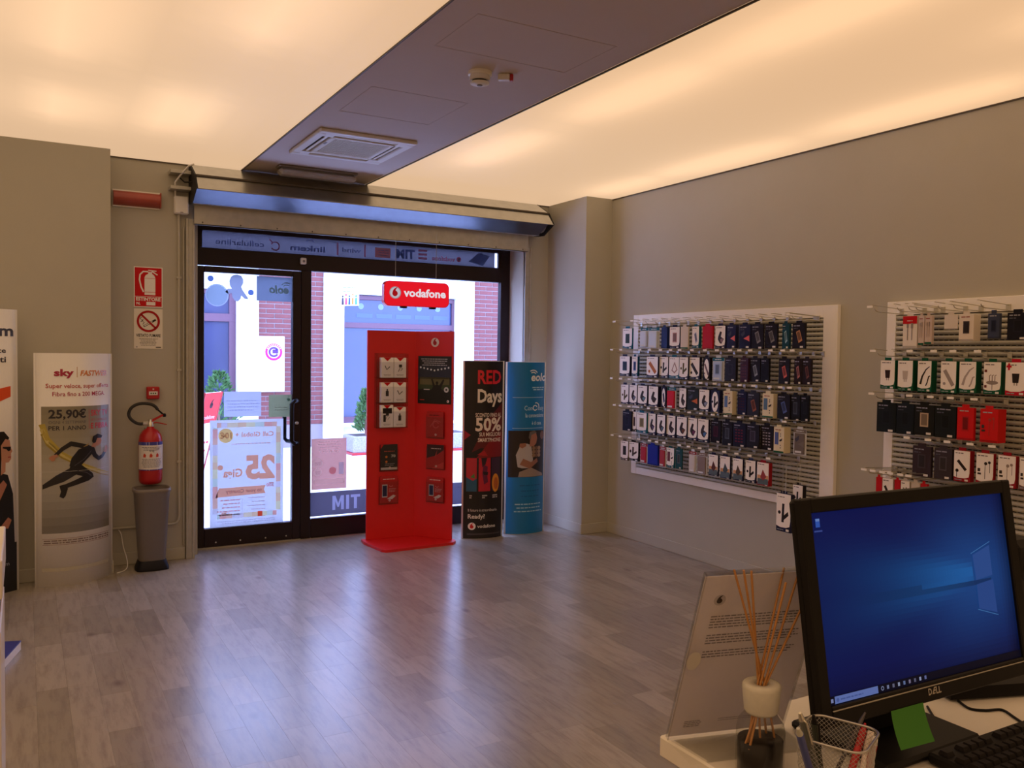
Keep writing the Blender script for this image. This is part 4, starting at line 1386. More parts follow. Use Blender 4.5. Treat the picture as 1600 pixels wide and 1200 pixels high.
# white and black totem cut by the picture's edge
t, a, W = lens('cardboard_totem', (-0.52, 5.93), (-0.043, 6.03), 1.725, 0.06, 'tall white totem with an orange band and a woman in black at its foot')
a.text('linkem', W - 0.012, 1.565, 0.062, (70, 74, 92), 'r', 0.30, 1, 0.03)
a.ring(W - 0.17, 1.64, 0.02, 0.028, (70, 74, 92), 1, 30, 150)
a.text('Internet veloce', W - 0.055, 1.462, 0.028, (70, 70, 84), 'r', 0.33, 1, 0.02)
a.text('senza limiti', W - 0.055, 1.405, 0.034, (70, 70, 84), 'r', 0.30, 1, 0.02)
a.text('a casa', W - 0.095, 1.30, 0.034, (60, 62, 78), 'r', 0.15, 1, 0.02)
a.build('lettering', M['gloss'], t)
a.it = []
a.poly([(0.01, 1.0), (0.01, 1.16), (W - 0.03, 1.26), (W - 0.03, 1.195)], (226, 84, 34), 1)
a.build('orange_band', M['gloss'], t)
a.it = []
a.poly([(W - 0.20, 0.30), (W - 0.19, 0.62), (W - 0.11, 0.74), (W - 0.05, 0.72), (W - 0.02, 0.60), (W - 0.012, 0.30)], (16, 14, 18), 1)
a.poly([(W - 0.15, 0.70), (W - 0.16, 0.90), (W - 0.12, 0.985), (W - 0.07, 0.985), (W - 0.04, 0.945), (W - 0.06, 0.90), (W - 0.085, 0.84), (W - 0.09, 0.72)], (24, 17, 16), 1)
a.poly([(W - 0.085, 0.78), (W - 0.088, 0.90), (W - 0.062, 0.94), (W - 0.038, 0.93), (W - 0.032, 0.885), (W - 0.022, 0.862), (W - 0.030, 0.85), (W - 0.030, 0.815), (W - 0.045, 0.795), (W - 0.062, 0.795), (W - 0.064, 0.74), (W - 0.09, 0.72)], (186, 134, 108), 2)
a.poly([(W - 0.078, 0.893), (W - 0.030, 0.890), (W - 0.033, 0.868), (W - 0.046, 0.862), (W - 0.056, 0.876), (W - 0.078, 0.884)], (12, 10, 12), 3)
a.rect(W - 0.048, 0.824, W - 0.031, 0.830, (150, 50, 54), 3)
a.poly([(W - 0.14, 0.62), (W - 0.075, 0.69), (W - 0.055, 0.66), (W - 0.10, 0.56), (W - 0.13, 0.42), (W - 0.15, 0.46)], (168, 112, 90), 3)
a.poly([(W - 0.10, 0.40), (W - 0.05, 0.46), (W - 0.03, 0.44), (W - 0.05, 0.39)], (168, 112, 90), 3)
a.rect(0.0, 0.0, W * 0.999, 0.30, (14, 12, 15), 1)
a.text('.com', W - 0.045, 0.165, 0.022, (150, 150, 160), 'r', 0.07, 2, 0.01)
a.poly([(W - 0.16, 0.30), (W - 0.10, 0.24), (W - 0.075, 0.20), (W - 0.16, 0.16)], (16, 14, 18), 2)
a.build('picture', M['gloss'], t)

# black totem
t, a, W = lens('cardboard_totem', (3.066, 6.112), (3.386, 6.052), 1.436, 0.045, 'black cardboard totem reading RED Days Sconto 50% beside the red stand')
DK = (20, 14, 18)
for i in range(4):
    a.rect(W * i / 4 + (0.001 if i == 0 else 0), 0.002, W * (i + 1) / 4 - (0.001 if i == 3 else 0), 1.434, DK, 0)
a.build('black_print', M['gloss'], t)
a.it = []
a.poly([(W * 0.98, 0.72), (W * 0.98, 1.10), (W * 0.55, 0.96), (W * 0.18, 0.70), (W * 0.4, 0.735)], (92, 18, 26), 1)
a.poly([(W * 0.98, 0.66), (W * 0.98, 0.86), (W * 0.60, 0.78), (W * 0.30, 0.655)], (128, 20, 28), 2)
a.poly([(0.004, 0.80), (0.05, 0.84), (0.004, 0.875)], (150, 24, 40), 1)
a.poly([(0.10, 0.68), (0.16, 0.715), (0.19, 0.67)], (170, 26, 36), 3)
for (u0, u1, c) in ((0.02, 0.10, (176, 40, 54)), (0.115, 0.215, (178, 26, 44)), (0.225, 0.305, (60, 36, 60))):
    a.rect(u0, 0.385, u1, 0.655, c, 3)
a.poly([(0.02, 0.385), (0.10, 0.385), (0.10, 0.49), (0.07, 0.47), (0.02, 0.50)], (36, 90, 120), 4)
a.poly([(0.05, 0.50), (0.085, 0.49), (0.08, 0.53)], (70, 130, 70), 5)
a.poly([(0.135, 0.655), (0.145, 0.58), (0.17, 0.60), (0.185, 0.655)], (40, 20, 40), 4)
a.poly([(0.155, 0.60), (0.19, 0.585), (0.185, 0.52), (0.195, 0.46), (0.16, 0.44), (0.145, 0.53)], (96, 20, 60), 4)
a.poly([(0.15, 0.545), (0.195, 0.54), (0.19, 0.515), (0.155, 0.52)], (30, 14, 30), 5)
a.disc(0.262, 0.45, 0.033, (214, 140, 40), 4, 0.075)
a.disc(0.266, 0.445, 0.02, (176, 90, 34), 5, 0.05)
a.build('picture', M['gloss'], t)
a.it = []
a.text('RED', 0.10, 1.255, 0.103, (206, 32, 46), 'l', 0.205, 4, 0.03)
a.text('Days', 0.10, 1.105, 0.100, (226, 218, 206), 'l', 0.215, 4, 0.03)
a.text('SCONTO FINO AL', 0.085, 0.985, 0.032, (222, 206, 190), 'l', 0.225, 4, 0.02)
a.text('50%', 0.085, 0.875, 0.10, (226, 214, 200), 'l', 0.225, 4, 0.03)
a.text('SUI MIGLIORI', 0.115, 0.83, 0.030, (222, 206, 190), 'l', 0.19, 4, 0.02)
a.text('SMARTPHONE', 0.105, 0.785, 0.030, (222, 206, 190), 'l', 0.20, 4, 0.02)
for u0, wd in ((0.045, 0.02), (0.145, 0.045), (0.235, 0.055)):
    a.greek(u0, 0.345, wd, 2, 0.010, 0.016, (170, 164, 160), 4)
a.text('Il futuro è straordinario.', 0.035, 0.222, 0.022, (200, 192, 186), 'l', 0.245, 4, 0.01)
a.text('Ready?', 0.035, 0.166, 0.034, (226, 220, 214), 'l', 0.135, 4, 0.02)
voda_mark(a, 0.066, 0.103, 0.030, 4)
a.text('vodafone', 0.108, 0.09, 0.026, (220, 214, 208), 'l', 0.155, 4, 0.02)
for i in range(4):
    a.rect(0.03 + i * 0.07, 0.033, 0.10 + i * 0.07, 0.045, (66, 58, 60), 3)
a.build('lettering', M['gloss'], t)

# blue totem
t, a, W = lens('cardboard_totem', (3.460, 6.112), (3.798, 6.072), 1.43, 0.055, 'blue cardboard totem reading eolo with a photo of a man in the window corner')
BLU = (14, 112, 168)
for i in range(4):
    a.rect(W * i / 4 + (0.001 if i == 0 else 0), 0.002, W * (i + 1) / 4 - (0.001 if i == 3 else 0), 1.428, BLU, 0)
a.build('blue_print', M['gloss'], t)
a.it = []
eolo_word(a, 0.19, 1.275, 0.062, (226, 228, 226), 1, 0.03)
a.greek(0.20, 1.215, 0.13, 2, 0.008, 0.018, (170, 205, 222), al='r')
for v in (1.135, 0.88):
    for i in range(4):
        a.rect(0.04 + i * 0.07, v, 0.11 + i * 0.07, v + 0.003, (190, 214, 224), 1)
a.text('Con', 0.135, 1.03, 0.038, (190, 216, 226), 'l', 0.072, 1)
a.ring(0.235, 1.05, 0.016, 0.024, (226, 228, 226), 1, 20, 330)
a.ring(0.245, 1.062, 0.026, 0.033, (226, 228, 226), 1, -20, 110)
a.text('easy', 0.263, 1.03, 0.038, (190, 216, 226), 'l', 0.066, 1)
a.text('la connessione', 0.145, 0.972, 0.034, (196, 218, 226), 'l', 0.185, 1, 0.01)
a.text('è di casa.', 0.205, 0.91, 0.030, (196, 218, 226), 'l', 0.10, 1, 0.01)
a.greek(0.10, 0.40, 0.20, 3, 0.010, 0.045, (12, 92, 142), al='c')
a.greek(0.06, 0.245, 0.26, 3, 0.009, 0.03, (160, 196, 214), al='c', seed=8)
a.build('lettering', M['gloss'], t)
a.it = []
for i in range(2):
    a.rect(0.012 + i * (W - 0.02) / 2, 0.475, 0.012 + (i + 1) * (W - 0.02) / 2, 0.862, (34, 24, 22), 1)
a.poly([(0.09, 0.478), (0.10, 0.52), (0.20, 0.555), (0.32, 0.50), (0.325, 0.478)], (150, 132, 118), 2)
a.poly([(0.085, 0.56), (0.07, 0.66), (0.10, 0.73), (0.16, 0.755), (0.20, 0.74), (0.22, 0.62), (0.20, 0.55), (0.12, 0.55)], (176, 168, 164), 3)
a.poly([(0.10, 0.58), (0.19, 0.545), (0.27, 0.60), (0.26, 0.63), (0.20, 0.60), (0.13, 0.63)], (150, 102, 80), 4)
a.poly([(0.185, 0.73), (0.19, 0.78), (0.18, 0.83), (0.205, 0.855), (0.245, 0.85), (0.26, 0.80), (0.25, 0.755), (0.225, 0.73)], (166, 112, 88), 4)
a.poly([(0.175, 0.80), (0.185, 0.852), (0.23, 0.862), (0.255, 0.845), (0.23, 0.835), (0.20, 0.825), (0.195, 0.785)], (104, 96, 92), 5)
a.poly([(0.10, 0.755), (0.15, 0.76), (0.155, 0.735), (0.12, 0.715), (0.095, 0.73)], (150, 100, 76), 5)
for k in range(9):
    a.disc(0.225 + (k % 3) * 0.028, 0.655 + (k // 3) * 0.03, 0.017, [(140, 110, 80), (110, 80, 60), (160, 126, 90)][k % 3], 5, seg=8)
a.disc(0.315, 0.82, 0.022, (120, 84, 70), 3, 0.035)
a.build('picture', M['gloss'], t)

# ================================================================== red display stand and hanging sign
PL, FO, PRt = Vector((2.323, 6.315, 0)), Vector((2.655, 6.190, 0)), Vector((2.920, 6.022, 0))
# the two boards meet in an inner corner behind the line between their outer edges
FO = Vector((2.72, 6.30, 0))
HS = 1.665
t = thing('display_stand', (2.62, 6.15, 0), 'tall red angled display stand holding leaflets in front of the window', 'display stand')
f_l = frame(PL, FO - PL, (0, 0, 1), Vector(((FO - PL).y, -(FO - PL).x, 0)))
f_r = frame(FO, PRt - FO, (0, 0, 1), Vector(((PRt - FO).y, -(PRt - FO).x, 0)))
WL_, WR_ = (FO - PL).length, (PRt - FO).length
MB().box(0, 0.02, -0.018, WL_ + 0.012, HS, 0, 0.002, fr=f_l).build('side_board', M['red'], t)
MB().box(-0.006, 0.02, -0.018, WR_, HS, 0, 0.002, fr=f_r).build('side_board', M['red'], t)
bp = [(2.287, 6.262), (2.315, 5.965), (2.335, 5.93), (2.38, 5.925), (2.90, 5.945), (2.945, 5.99), (2.955, 6.06), (2.76, 6.36), (2.66, 6.375), (2.30, 6.365)]
MB().add([(x_, y_, 0) for x_, y_ in bp] + [(x_, y_, 0.02) for x_, y_ in bp], [tuple(range(10)), tuple(range(19, 9, -1))] + [(i, (i + 1) % 10, 10 + (i + 1) % 10, 10 + i) for i in range(10)]).build('base_plate', M['red'], t)
a = Art(f_r, 0.0008, 0.001)
def onb(fr, px, py, nrm_d=0.0):
    """(u, v) on a stand board of the ray measured in the photograph"""
    o, U, N = fr((0, 0, nrm_d)), fr((1, 0, 0)) - fr((0, 0, 0)), fr((0, 0, 1)) - fr((0, 0, 0))
    d = _fw + _rt * ((px - 800) / F_PX) - _up * ((py - 600) / F_PX)
    k_ = (o - EYE).dot(N) / d.dot(N)
    p = EYE + d * k_
    return ((p - o).dot(U), p.z)
c = onb(f_r, 680, 535)
voda_mark(a, c[0], c[1], 0.036, 1, (214, 200, 192), (176, 18, 24))
a.build('emblem', M['gloss'], t)
ac = MB()
A0, A1 = onb(f_l, 589, 552), onb(f_l, 629, 667)
U0, U1, V0, V1 = A0[0] - 0.02, A1[0] + 0.02, A1[1], A0[1]
ac.box(U0, V0, 0.002, U1, V1, 0.004, fr=f_l)
for k in range(3):
    vz = V0 + (V1 - V0) * k / 3
    ac.box(U0, vz, 0.004, U1, vz + 0.003, 0.060, fr=f_l)
    ac.box(U0, vz, 0.057, U1, vz + (V1 - V0) * 0.22, 0.060, fr=f_l)
ac.box(U0, V0, 0.004, U0 + 0.003, V1, 0.060, fr=f_l).box(U1 - 0.003, V0, 0.004, U1, V1, 0.060, fr=f_l)
ac.build('acrylic_holder', M['acryl'], t)
ed = MB()
for k in range(3):
    vz = V0 + (V1 - V0) * k / 3
    ed.box(U0, vz - 0.001, 0.0595, U1, vz + 0.0035, 0.062, fr=f_l)
ed.box(U0, V0, 0.0585, U0 + 0.0035, V1, 0.062, fr=f_l).box(U0, V1 - 0.003, 0.002, U1, V1, 0.005, fr=f_l).box(U1 - 0.003, V0, 0.0595, U1, V1, 0.062, fr=f_l)
ed.build('holder_edge', M['acryledge'], t)
SETS = [[('earphone', 'cable'), 0], [('plug', 'cable'), 1], [('set', 'charger'), 2]]
nm = {0: 'bottom', 1: 'middle', 2: 'top'}
for k in range(3):
    vz = V0 + (V1 - V0) * k / 3 + 0.0045
    for j in range(2):
        bw_ = (U1 - U0 - 0.055) / 2
        u0 = U0 + 0.038 + j * (bw_ + 0.004)
        hh = (V1 - V0) * (0.27 if not (k == 0 and j == 0) else 0.30)
        o = f_l((u0 + bw_ / 2, vz, 0.03))
        bx = thing('accessory_box', o, 'small white accessory box, %s of pair, %s tier of acrylic holder' % (('first', 'second')[j], nm[k]), 'box', 'white boxes in the acrylic holder')
        MB().box(u0, vz, 0.010, u0 + bw_, vz + hh, 0.052, 0.001, fr=f_l).build('carton', M['whiteboard'], bx)
        aa = Art(frame(f_l((u0, vz, 0.052)), f_l((1, 0, 0)) - f_l((0, 0, 0)), (0, 0, 1), f_l((0, 0, 1)) - f_l((0, 0, 0))), 0.0005)
        aa.poly([(bw_ * 0.2, hh), (bw_ * 0.8, hh), (bw_ * 0.5, hh * 0.82)], (190, 20, 28), 1)
        ic = (60, 56, 58)
        if (k + j) % 3 == 0:
            aa.line([(bw_ * .35, hh * .3), (bw_ * .5, hh * .5), (bw_ * .7, hh * .45), (bw_ * .55, hh * .35)], 0.005, ic if k else (150, 140, 140), 1)
            aa.rect(bw_ * .4, hh * .52, bw_ * .65, hh * .66, ic, 1)
        elif (k + j) % 3 == 1:
            aa.rect(bw_ * .38, hh * .32, bw_ * .62, hh * .58, ic, 1)
            aa.rect(bw_ * .44, hh * .58, bw_ * .56, hh * .68, (90, 86, 88), 1)
        else:
            aa.line([(bw_ * .3, hh * .6), (bw_ * .45, hh * .4), (bw_ * .7, hh * .55)], 0.007, ic, 1)
        if k == 0 and j == 0:
            aa.rect(bw_ * .15, hh * .62, bw_ * .9, hh * .86, (36, 32, 36), 2)
            aa.rect(bw_ * .2, hh * .25, bw_ * .4, hh * .56, (40, 36, 40), 2)
        aa.greek(bw_ * .2, hh * .14, bw_ * .6, 2, 0.003, 0.007, (160, 150, 148), al='c')
        aa.build('print', M['card'], bx)

ps0, ps1 = onb(f_r, 654, 556), onb(f_r, 705, 632)
W, H = ps1[0] - ps0[0], ps0[1] - ps1[1]
p_ = thing('football_poster', f_r((ps0[0], ps1[1], 0)), 'dark poster of fans in a floodlit stadium on the red stand', 'poster')
fp = frame(f_r((ps0[0], ps1[1], 0.001)), f_r((1, 0, 0)) - f_r((0, 0, 0)), (0, 0, 1), f_r((0, 0, 1)) - f_r((0, 0, 0)))
MB().box(0, 0, 0, W, H, 0.003, fr=fp, col=lin((26, 30, 40))).build('sheet', M['gloss'], p_)
a = Art(fp, 0.0004, 0.0033)
a.rect(0, H * 0.52, W, H * 0.80, (34, 42, 62), 1)
a.rect(W * .05, H * 0.36, W * .95, H * 0.56, (96, 92, 60), 1)
a.rect(0, H * 0.30, W, H * 0.40, (50, 66, 40), 2)
for k in range(9):
    a.disc(W * (0.08 + 0.105 * k), H * (0.70 + 0.06 * abs(k - 4) / 4), 0.008, (214, 222, 236), 2, seg=8)
a.poly([(0, 0), (0, H * .25), (W * .15, H * .32), (W * .3, H * .26), (W * .42, H * .30), (W * .46, H * .36), (W * .40, H * .52), (W * .44, H * .53), (W * .52, H * .38), (W * .58, H * .42), (W * .64, H * .38), (W * .76, H * .52), (W * .80, H * .50), (W * .70, H * .33), (W * .78, H * .24), (W, H * .28), (W, 0)], (14, 15, 18), 3)
a.disc(W * .58, H * .44, 0.012, (14, 15, 18), 3)
a.disc(W * .86, H * .30, 0.022, (196, 196, 200), 4, seg=12)
a.disc(W * .86, H * .30, 0.009, (30, 30, 36), 5, seg=6)
a.greek(W * .08, H * .93, W * .84, 4, 0.006, 0.016, (176, 178, 190), al='c')
a.rect(W * .06, H * .07, W * .2, H * .085, (190, 50, 50), 4)
a.rect(W * .18, H * .29, W * .36, H * .305, (200, 196, 200), 4)
voda_mark(a, W * .91, H * .06, 0.010, 4)
a.build('picture', M['gloss'], p_)

LEAF = [(f_l, 595, 695, 621, 734, 'black', 'black leaflet with orange dots in a clear pocket on the red stand'),
        (f_l, 594, 745, 621, 785, 'phone', 'red leaflet with a phone and earphones, on the side of the acrylic holder'),
        (f_r, 667, 643, 692, 684, 'redmap', 'bright red leaflet topmost in the column below the stadium poster'),
        (f_r, 667, 694, 693, 733, 'mix', 'red and black leaflet between two red ones below the stadium poster'),
        (f_r, 667, 745, 692, 785, 'phone', 'red leaflet with a phone at the foot of the column below the stadium poster')]
for fr, px0, py0, px1, py1, st_, lab in LEAF:
    q0, q1 = onb(fr, px0, py0, 0.02), onb(fr, px1, py1, 0.02)
    W, H = q1[0] - q0[0], q0[1] - q1[1]
    l_ = thing('leaflet', fr((q0[0], q1[1], 0)), lab, 'leaflet', 'leaflets on the red stand')
    fo_ = frame(fr((q0[0], q1[1], 0.002)), fr((1, 0, 0)) - fr((0, 0, 0)), (0, 0, 1), fr((0, 0, 1)) - fr((0, 0, 0)))
    pk = MB()
    pk.box(-0.006, -0.010, 0.0, W + 0.006, H * 0.98, 0.002, fr=fo_).box(-0.006, -0.010, 0.020, W + 0.006, H * 0.80, 0.022, fr=fo_)
    pk.box(-0.006, -0.010, 0.0, W + 0.006, -0.007, 0.022, fr=fo_).box(-0.006, -0.01, 0, -0.004, H * .9, 0.022, fr=fo_).box(W + 0.004, -0.01, 0, W + 0.006, H * .9, 0.022, fr=fo_)
    pk.build('clear_pocket', M['acryl'], l_)
    base = (44, 42, 46) if st_ == 'black' else (176, 26, 32)
    MB().box(0, 0, 0.004, W, H, 0.016, 0.001, fr=fo_, col=lin(base)).build('paper', M['gloss'], l_)
    a = Art(fo_, 0.0004, 0.0163)
    if st_ == 'black':
        a.rect(0.002, 0.004, W - 0.002, H * .11, (196, 190, 184), 1)
        a.poly([(0, H), (0, H * .84), (W * .18, H)], (190, 30, 36), 1)
        for q in ((.34, .52), (.34, .33)):
            a.disc(W * q[0], H * q[1], 0.010, (210, 120, 50), 1, seg=8)
        a.text('70', W * .62, H * .5, 0.02, (210, 206, 204), 'l', W * .26, 1, 0.03)
        a.greek(W * .2, H * .72, W * .65, 1, 0.006, 0.02, (190, 80, 60))
        a.greek(W * .25, H * .24, W * .6, 2, 0.004, 0.012, (160, 156, 156))
    elif st_ == 'phone':
        a.rect(W * .12, H * .22, W * .42, H * .70, (196, 198, 206), 1)
        a.rect(W * .15, H * .26, W * .39, H * .66, (24, 30, 90), 2)
        a.poly([(W * .4, H * .16), (W * .75, H * .30), (W * .9, H * .26), (W * .7, H * .14)], (214, 206, 200), 2)
        a.ring(W * .62, H * .68, 0.012, 0.018, (216, 110, 110), 1, 200, 340, 8)
        a.greek(W * .15, H * .88, W * .7, 1, 0.006, 0.02, (220, 190, 186), al='c')
        a.greek(W * .5, H * .52, W * .42, 3, 0.004, 0.011, (216, 160, 156))
    elif st_ == 'redmap':
        a.ring(W * .55, H * .50, 0.022, 0.030, (206, 80, 80), 1, 20, 340, 16)
        a.line([(W * .2, H * .4), (W * .5, H * .7), (W * .85, H * .6)], 0.004, (206, 96, 92), 1)
        a.greek(W * .15, H * .85, W * .6, 1, 0.006, 0.02, (60, 10, 16))
    else:
        a.poly([(0, H * .42), (W * .55, H * .55), (W, H * .8), (W, H), (0, H)], (52, 20, 28), 1)
        a.poly([(W * .3, 0), (W, H * .3), (W, 0)], (206, 60, 62), 1)
        a.poly([(W * .45, H * .45), (W * .62, H * .8), (W * .55, H * .5)], (190, 60, 60), 2)
        a.greek(W * .25, H * .82, W * .6, 1, 0.006, 0.02, (200, 180, 176), 2)
    voda_mark(a, W * .55, H * .10, 0.0085, 3)
    a.build('print', M['gloss'], l_)

SXX0, SXX1, SZ0, SZ1, SYF = 2.395, 2.930, 1.852, 2.046, 6.16
t = thing('hanging_shop_sign', ((SXX0 + SXX1) / 2, SYF, SZ0), 'red rounded vodafone sign hanging on two wires above the red stand', 'sign')
def rrect(w_, h_, r, n=6):
    P = []
    for cx_, cy_, a0 in ((w_ - r, h_ - r, 0), (r, h_ - r, 90), (r, r, 180), (w_ - r, r, 270)):
        for k in range(n + 1):
            q = R(a0 + 90 * k / n)
            P.append((cx_ + r * math.cos(q), cy_ + r * math.sin(q)))
    return P
sf = frame((SXX0, SYF, SZ0), Vector((1, -0.06, 0)), (0, 0, 1), Vector((-0.06, -1, 0)))
WS, HSg = SXX1 - SXX0, SZ1 - SZ0
MB().prism(rrect(WS, HSg, 0.042), sf, -0.06, 0.0).build('light_box', M['redglow'], t)
inn = MB()
P = rrect(WS - 0.008, HSg - 0.008, 0.040)
inn.prism([(u + 0.004, v + 0.004) for u, v in P], sf, 0.0, 0.004, col=(0.95, 0.008, 0.022))
inn.build('front_face', M['signface'], t)
for uu in (0.14, 0.38):
    MB().box(uu, -0.014, -0.045, uu + 0.05, 0.002, -0.010, 0.002, fr=sf).build('clip', M['black'], t)
a = Art(sf, 0.0006, 0.0045)
voda_mark(a, 0.087, HSg * 0.53, 0.046, 1, (206, 196, 206), (170, 14, 24))
a.ring(0.087, HSg * 0.53, 0.041, 0.047, (160, 150, 160), 2)
a.text('vodafone', 0.155, HSg * 0.40, 0.058, (250, 238, 246), 'l', 0.35, 1, 0.035)
a.build('lettering', M['signface'], t)
for uu in (0.10, 0.435):
    q = sf((uu, HSg, -0.03))
    MB().tube([q, (q.x, q.y, 2.505)], 0.0016, 5).build('wire', M['galvdull'], t)

# ================================================================== accessory racks on the right wall
XP = XR - 0.030
Z0, Z1 = 0.548, 1.820
SZ_0, SZ_1 = 0.602, 1.745
PITCH_S = (SZ_1 - SZ_0) / 40
slat_me = {}


def rack(y_hi, y_lo, s_hi, s_lo, label):
    t = thing('slat_rack', (XR, (y_hi + y_lo) / 2, Z0), label, 'display rack', 'slatted accessory racks')
    MB().box(XP, y_hi, Z0, XR, s_hi, Z1, 0.002).build('frame_board', M['whiteboard'], t)
    MB().box(XP, s_lo, Z0, XR, y_lo, Z1, 0.002).build('frame_board', M['whiteboard'], t)
    MB().box(XP, s_hi, SZ_1, XR, s_lo, Z1, 0.002).build('frame_board', M['whiteboard'], t)
    MB().box(XP, s_hi, Z0, XR, s_lo, SZ_0, 0.002).build('frame_board', M['whiteboard'], t)
    MB().box(XP + 0.018, s_hi, SZ_0, XR - 0.004, s_lo, SZ_1).build('backing', M['slatback'], t)
    L = round(s_hi - s_lo, 3)
    if L not in slat_me:
        mb = MB()
        prof = [(0.018, -0.0118), (0.009, -0.0108), (0.003, -0.0072), (0.0, 0.0), (0.003, 0.0072), (0.009, 0.0108), (0.018, 0.0118)]
        V = [(p[0], yy, p[1]) for yy in (0, -L) for p in prof]
        mb.add(V, [(i, i + 1, 8 + i, 7 + i) for i in range(6)], None, True)
        mb.add(V, [tuple(range(7)), tuple(range(13, 6, -1))])
        o = mb.build('slat', M['slat'], t, loc=(0, 0, 0))
        o.location = Vector((XP, s_hi, SZ_0 + PITCH_S / 2)) - WLOC[t.name]
        slat_me[L] = o.data
        first = 1
    else:
        first = 0
    for k in range(first, 40):
        piece('slat', slat_me[L], t, (XP, s_hi, SZ_0 + PITCH_S * (k + 0.5)))
    hs = MB()
    for k in range(1, 40):
        z = SZ_0 + PITCH_S * k
        y = s_hi - 0.015
        while y > s_lo + 0.03:
            hs.add([(XP + 0.0165, y, z - 0.0030), (XP + 0.0165, y - 0.021, z - 0.0030), (XP + 0.0165, y - 0.021, z + 0.0030), (XP + 0.0165, y, z + 0.0030)], [(0, 1, 2, 3)])
            y -= 0.030
    tag(hs.build('slot_holes', M['hole'], t, recalc=False), kind='stuff')
    return t


rack(5.478, 3.494, 5.415, 3.600, 'white framed grey slatted rack of phone accessories near the window pier')
rack(3.155, 1.171, 3.098, 1.283, 'white framed grey slatted rack of accessories behind the monitor')

ORD = ['first', 'second', 'third', 'fourth', 'fifth', 'sixth', 'seventh', 'eighth', 'ninth', 'tenth', 'eleventh', 'twelfth', 'thirteenth', 'fourteenth', 'fifteenth', 'sixteenth', 'seventeenth']
ROWN = ['top', 'second', 'third', 'fourth', 'bottom']
XH = 4.118            # plane of the front packs
hook_me = {}


def hook(y, z, label, group, plate=True):
    """double wire hook: lower carrying wire, upper wire with the price plate"""
    t = thing('display_hook', (XP, y, z), label, 'hook', group)
    if 'carry_wire' not in hook_me:
        mb = MB().tube([(XP - 0.003, y, z), (XP - 0.20, y, z + 0.004), (XP - 0.225, y, z + 0.010), (XP - 0.235, y, z + 0.022)], 0.0024, 5)
        hook_me['carry_wire'] = mb.build('carry_wire', M['chrome'], t).data
        mb = MB().tube([(XP - 0.003, y, z + 0.026), (XP - 0.262, y, z + 0.040), (XP - 0.27, y, z + 0.030)], 0.0021, 5)
        hook_me['label_wire'] = mb.build('label_wire', M['chrome'], t).data
        mb = MB().box(XP - 0.006, y - 0.012, z - 0.004, XP - 0.0006, y + 0.012, z + 0.030, 0.001)
        hook_me['foot'] = mb.build('foot', M['chrome'], t).data
        mb = MB().box(XP - 0.275, y - 0.018, z + 0.024, XP - 0.272, y + 0.018, z + 0.036, 0.0006)
        hook_me['price_plate'] = mb.build('price_plate', M['whiteboard'], t).data
        if not plate:
            pass
    else:
        for n_ in ('carry_wire', 'label_wire', 'foot') + (('price_plate',) if plate else ()):
            piece(n_, hook_me[n_], t, (XP, y, z))
    return t


NAVY, TEAL, GREEN, DRED, PBLK = (30, 32, 62), (20, 92, 112), (18, 84, 58), (150, 22, 34), (26, 22, 28)
PWHT = (246, 240, 232)
KINDN = {'W': 'accessory_pack', 'B': 'accessory_pack', 'C': 'blister_pack', 'S': 'accessory_box', 'O': 'accessory_pack'}


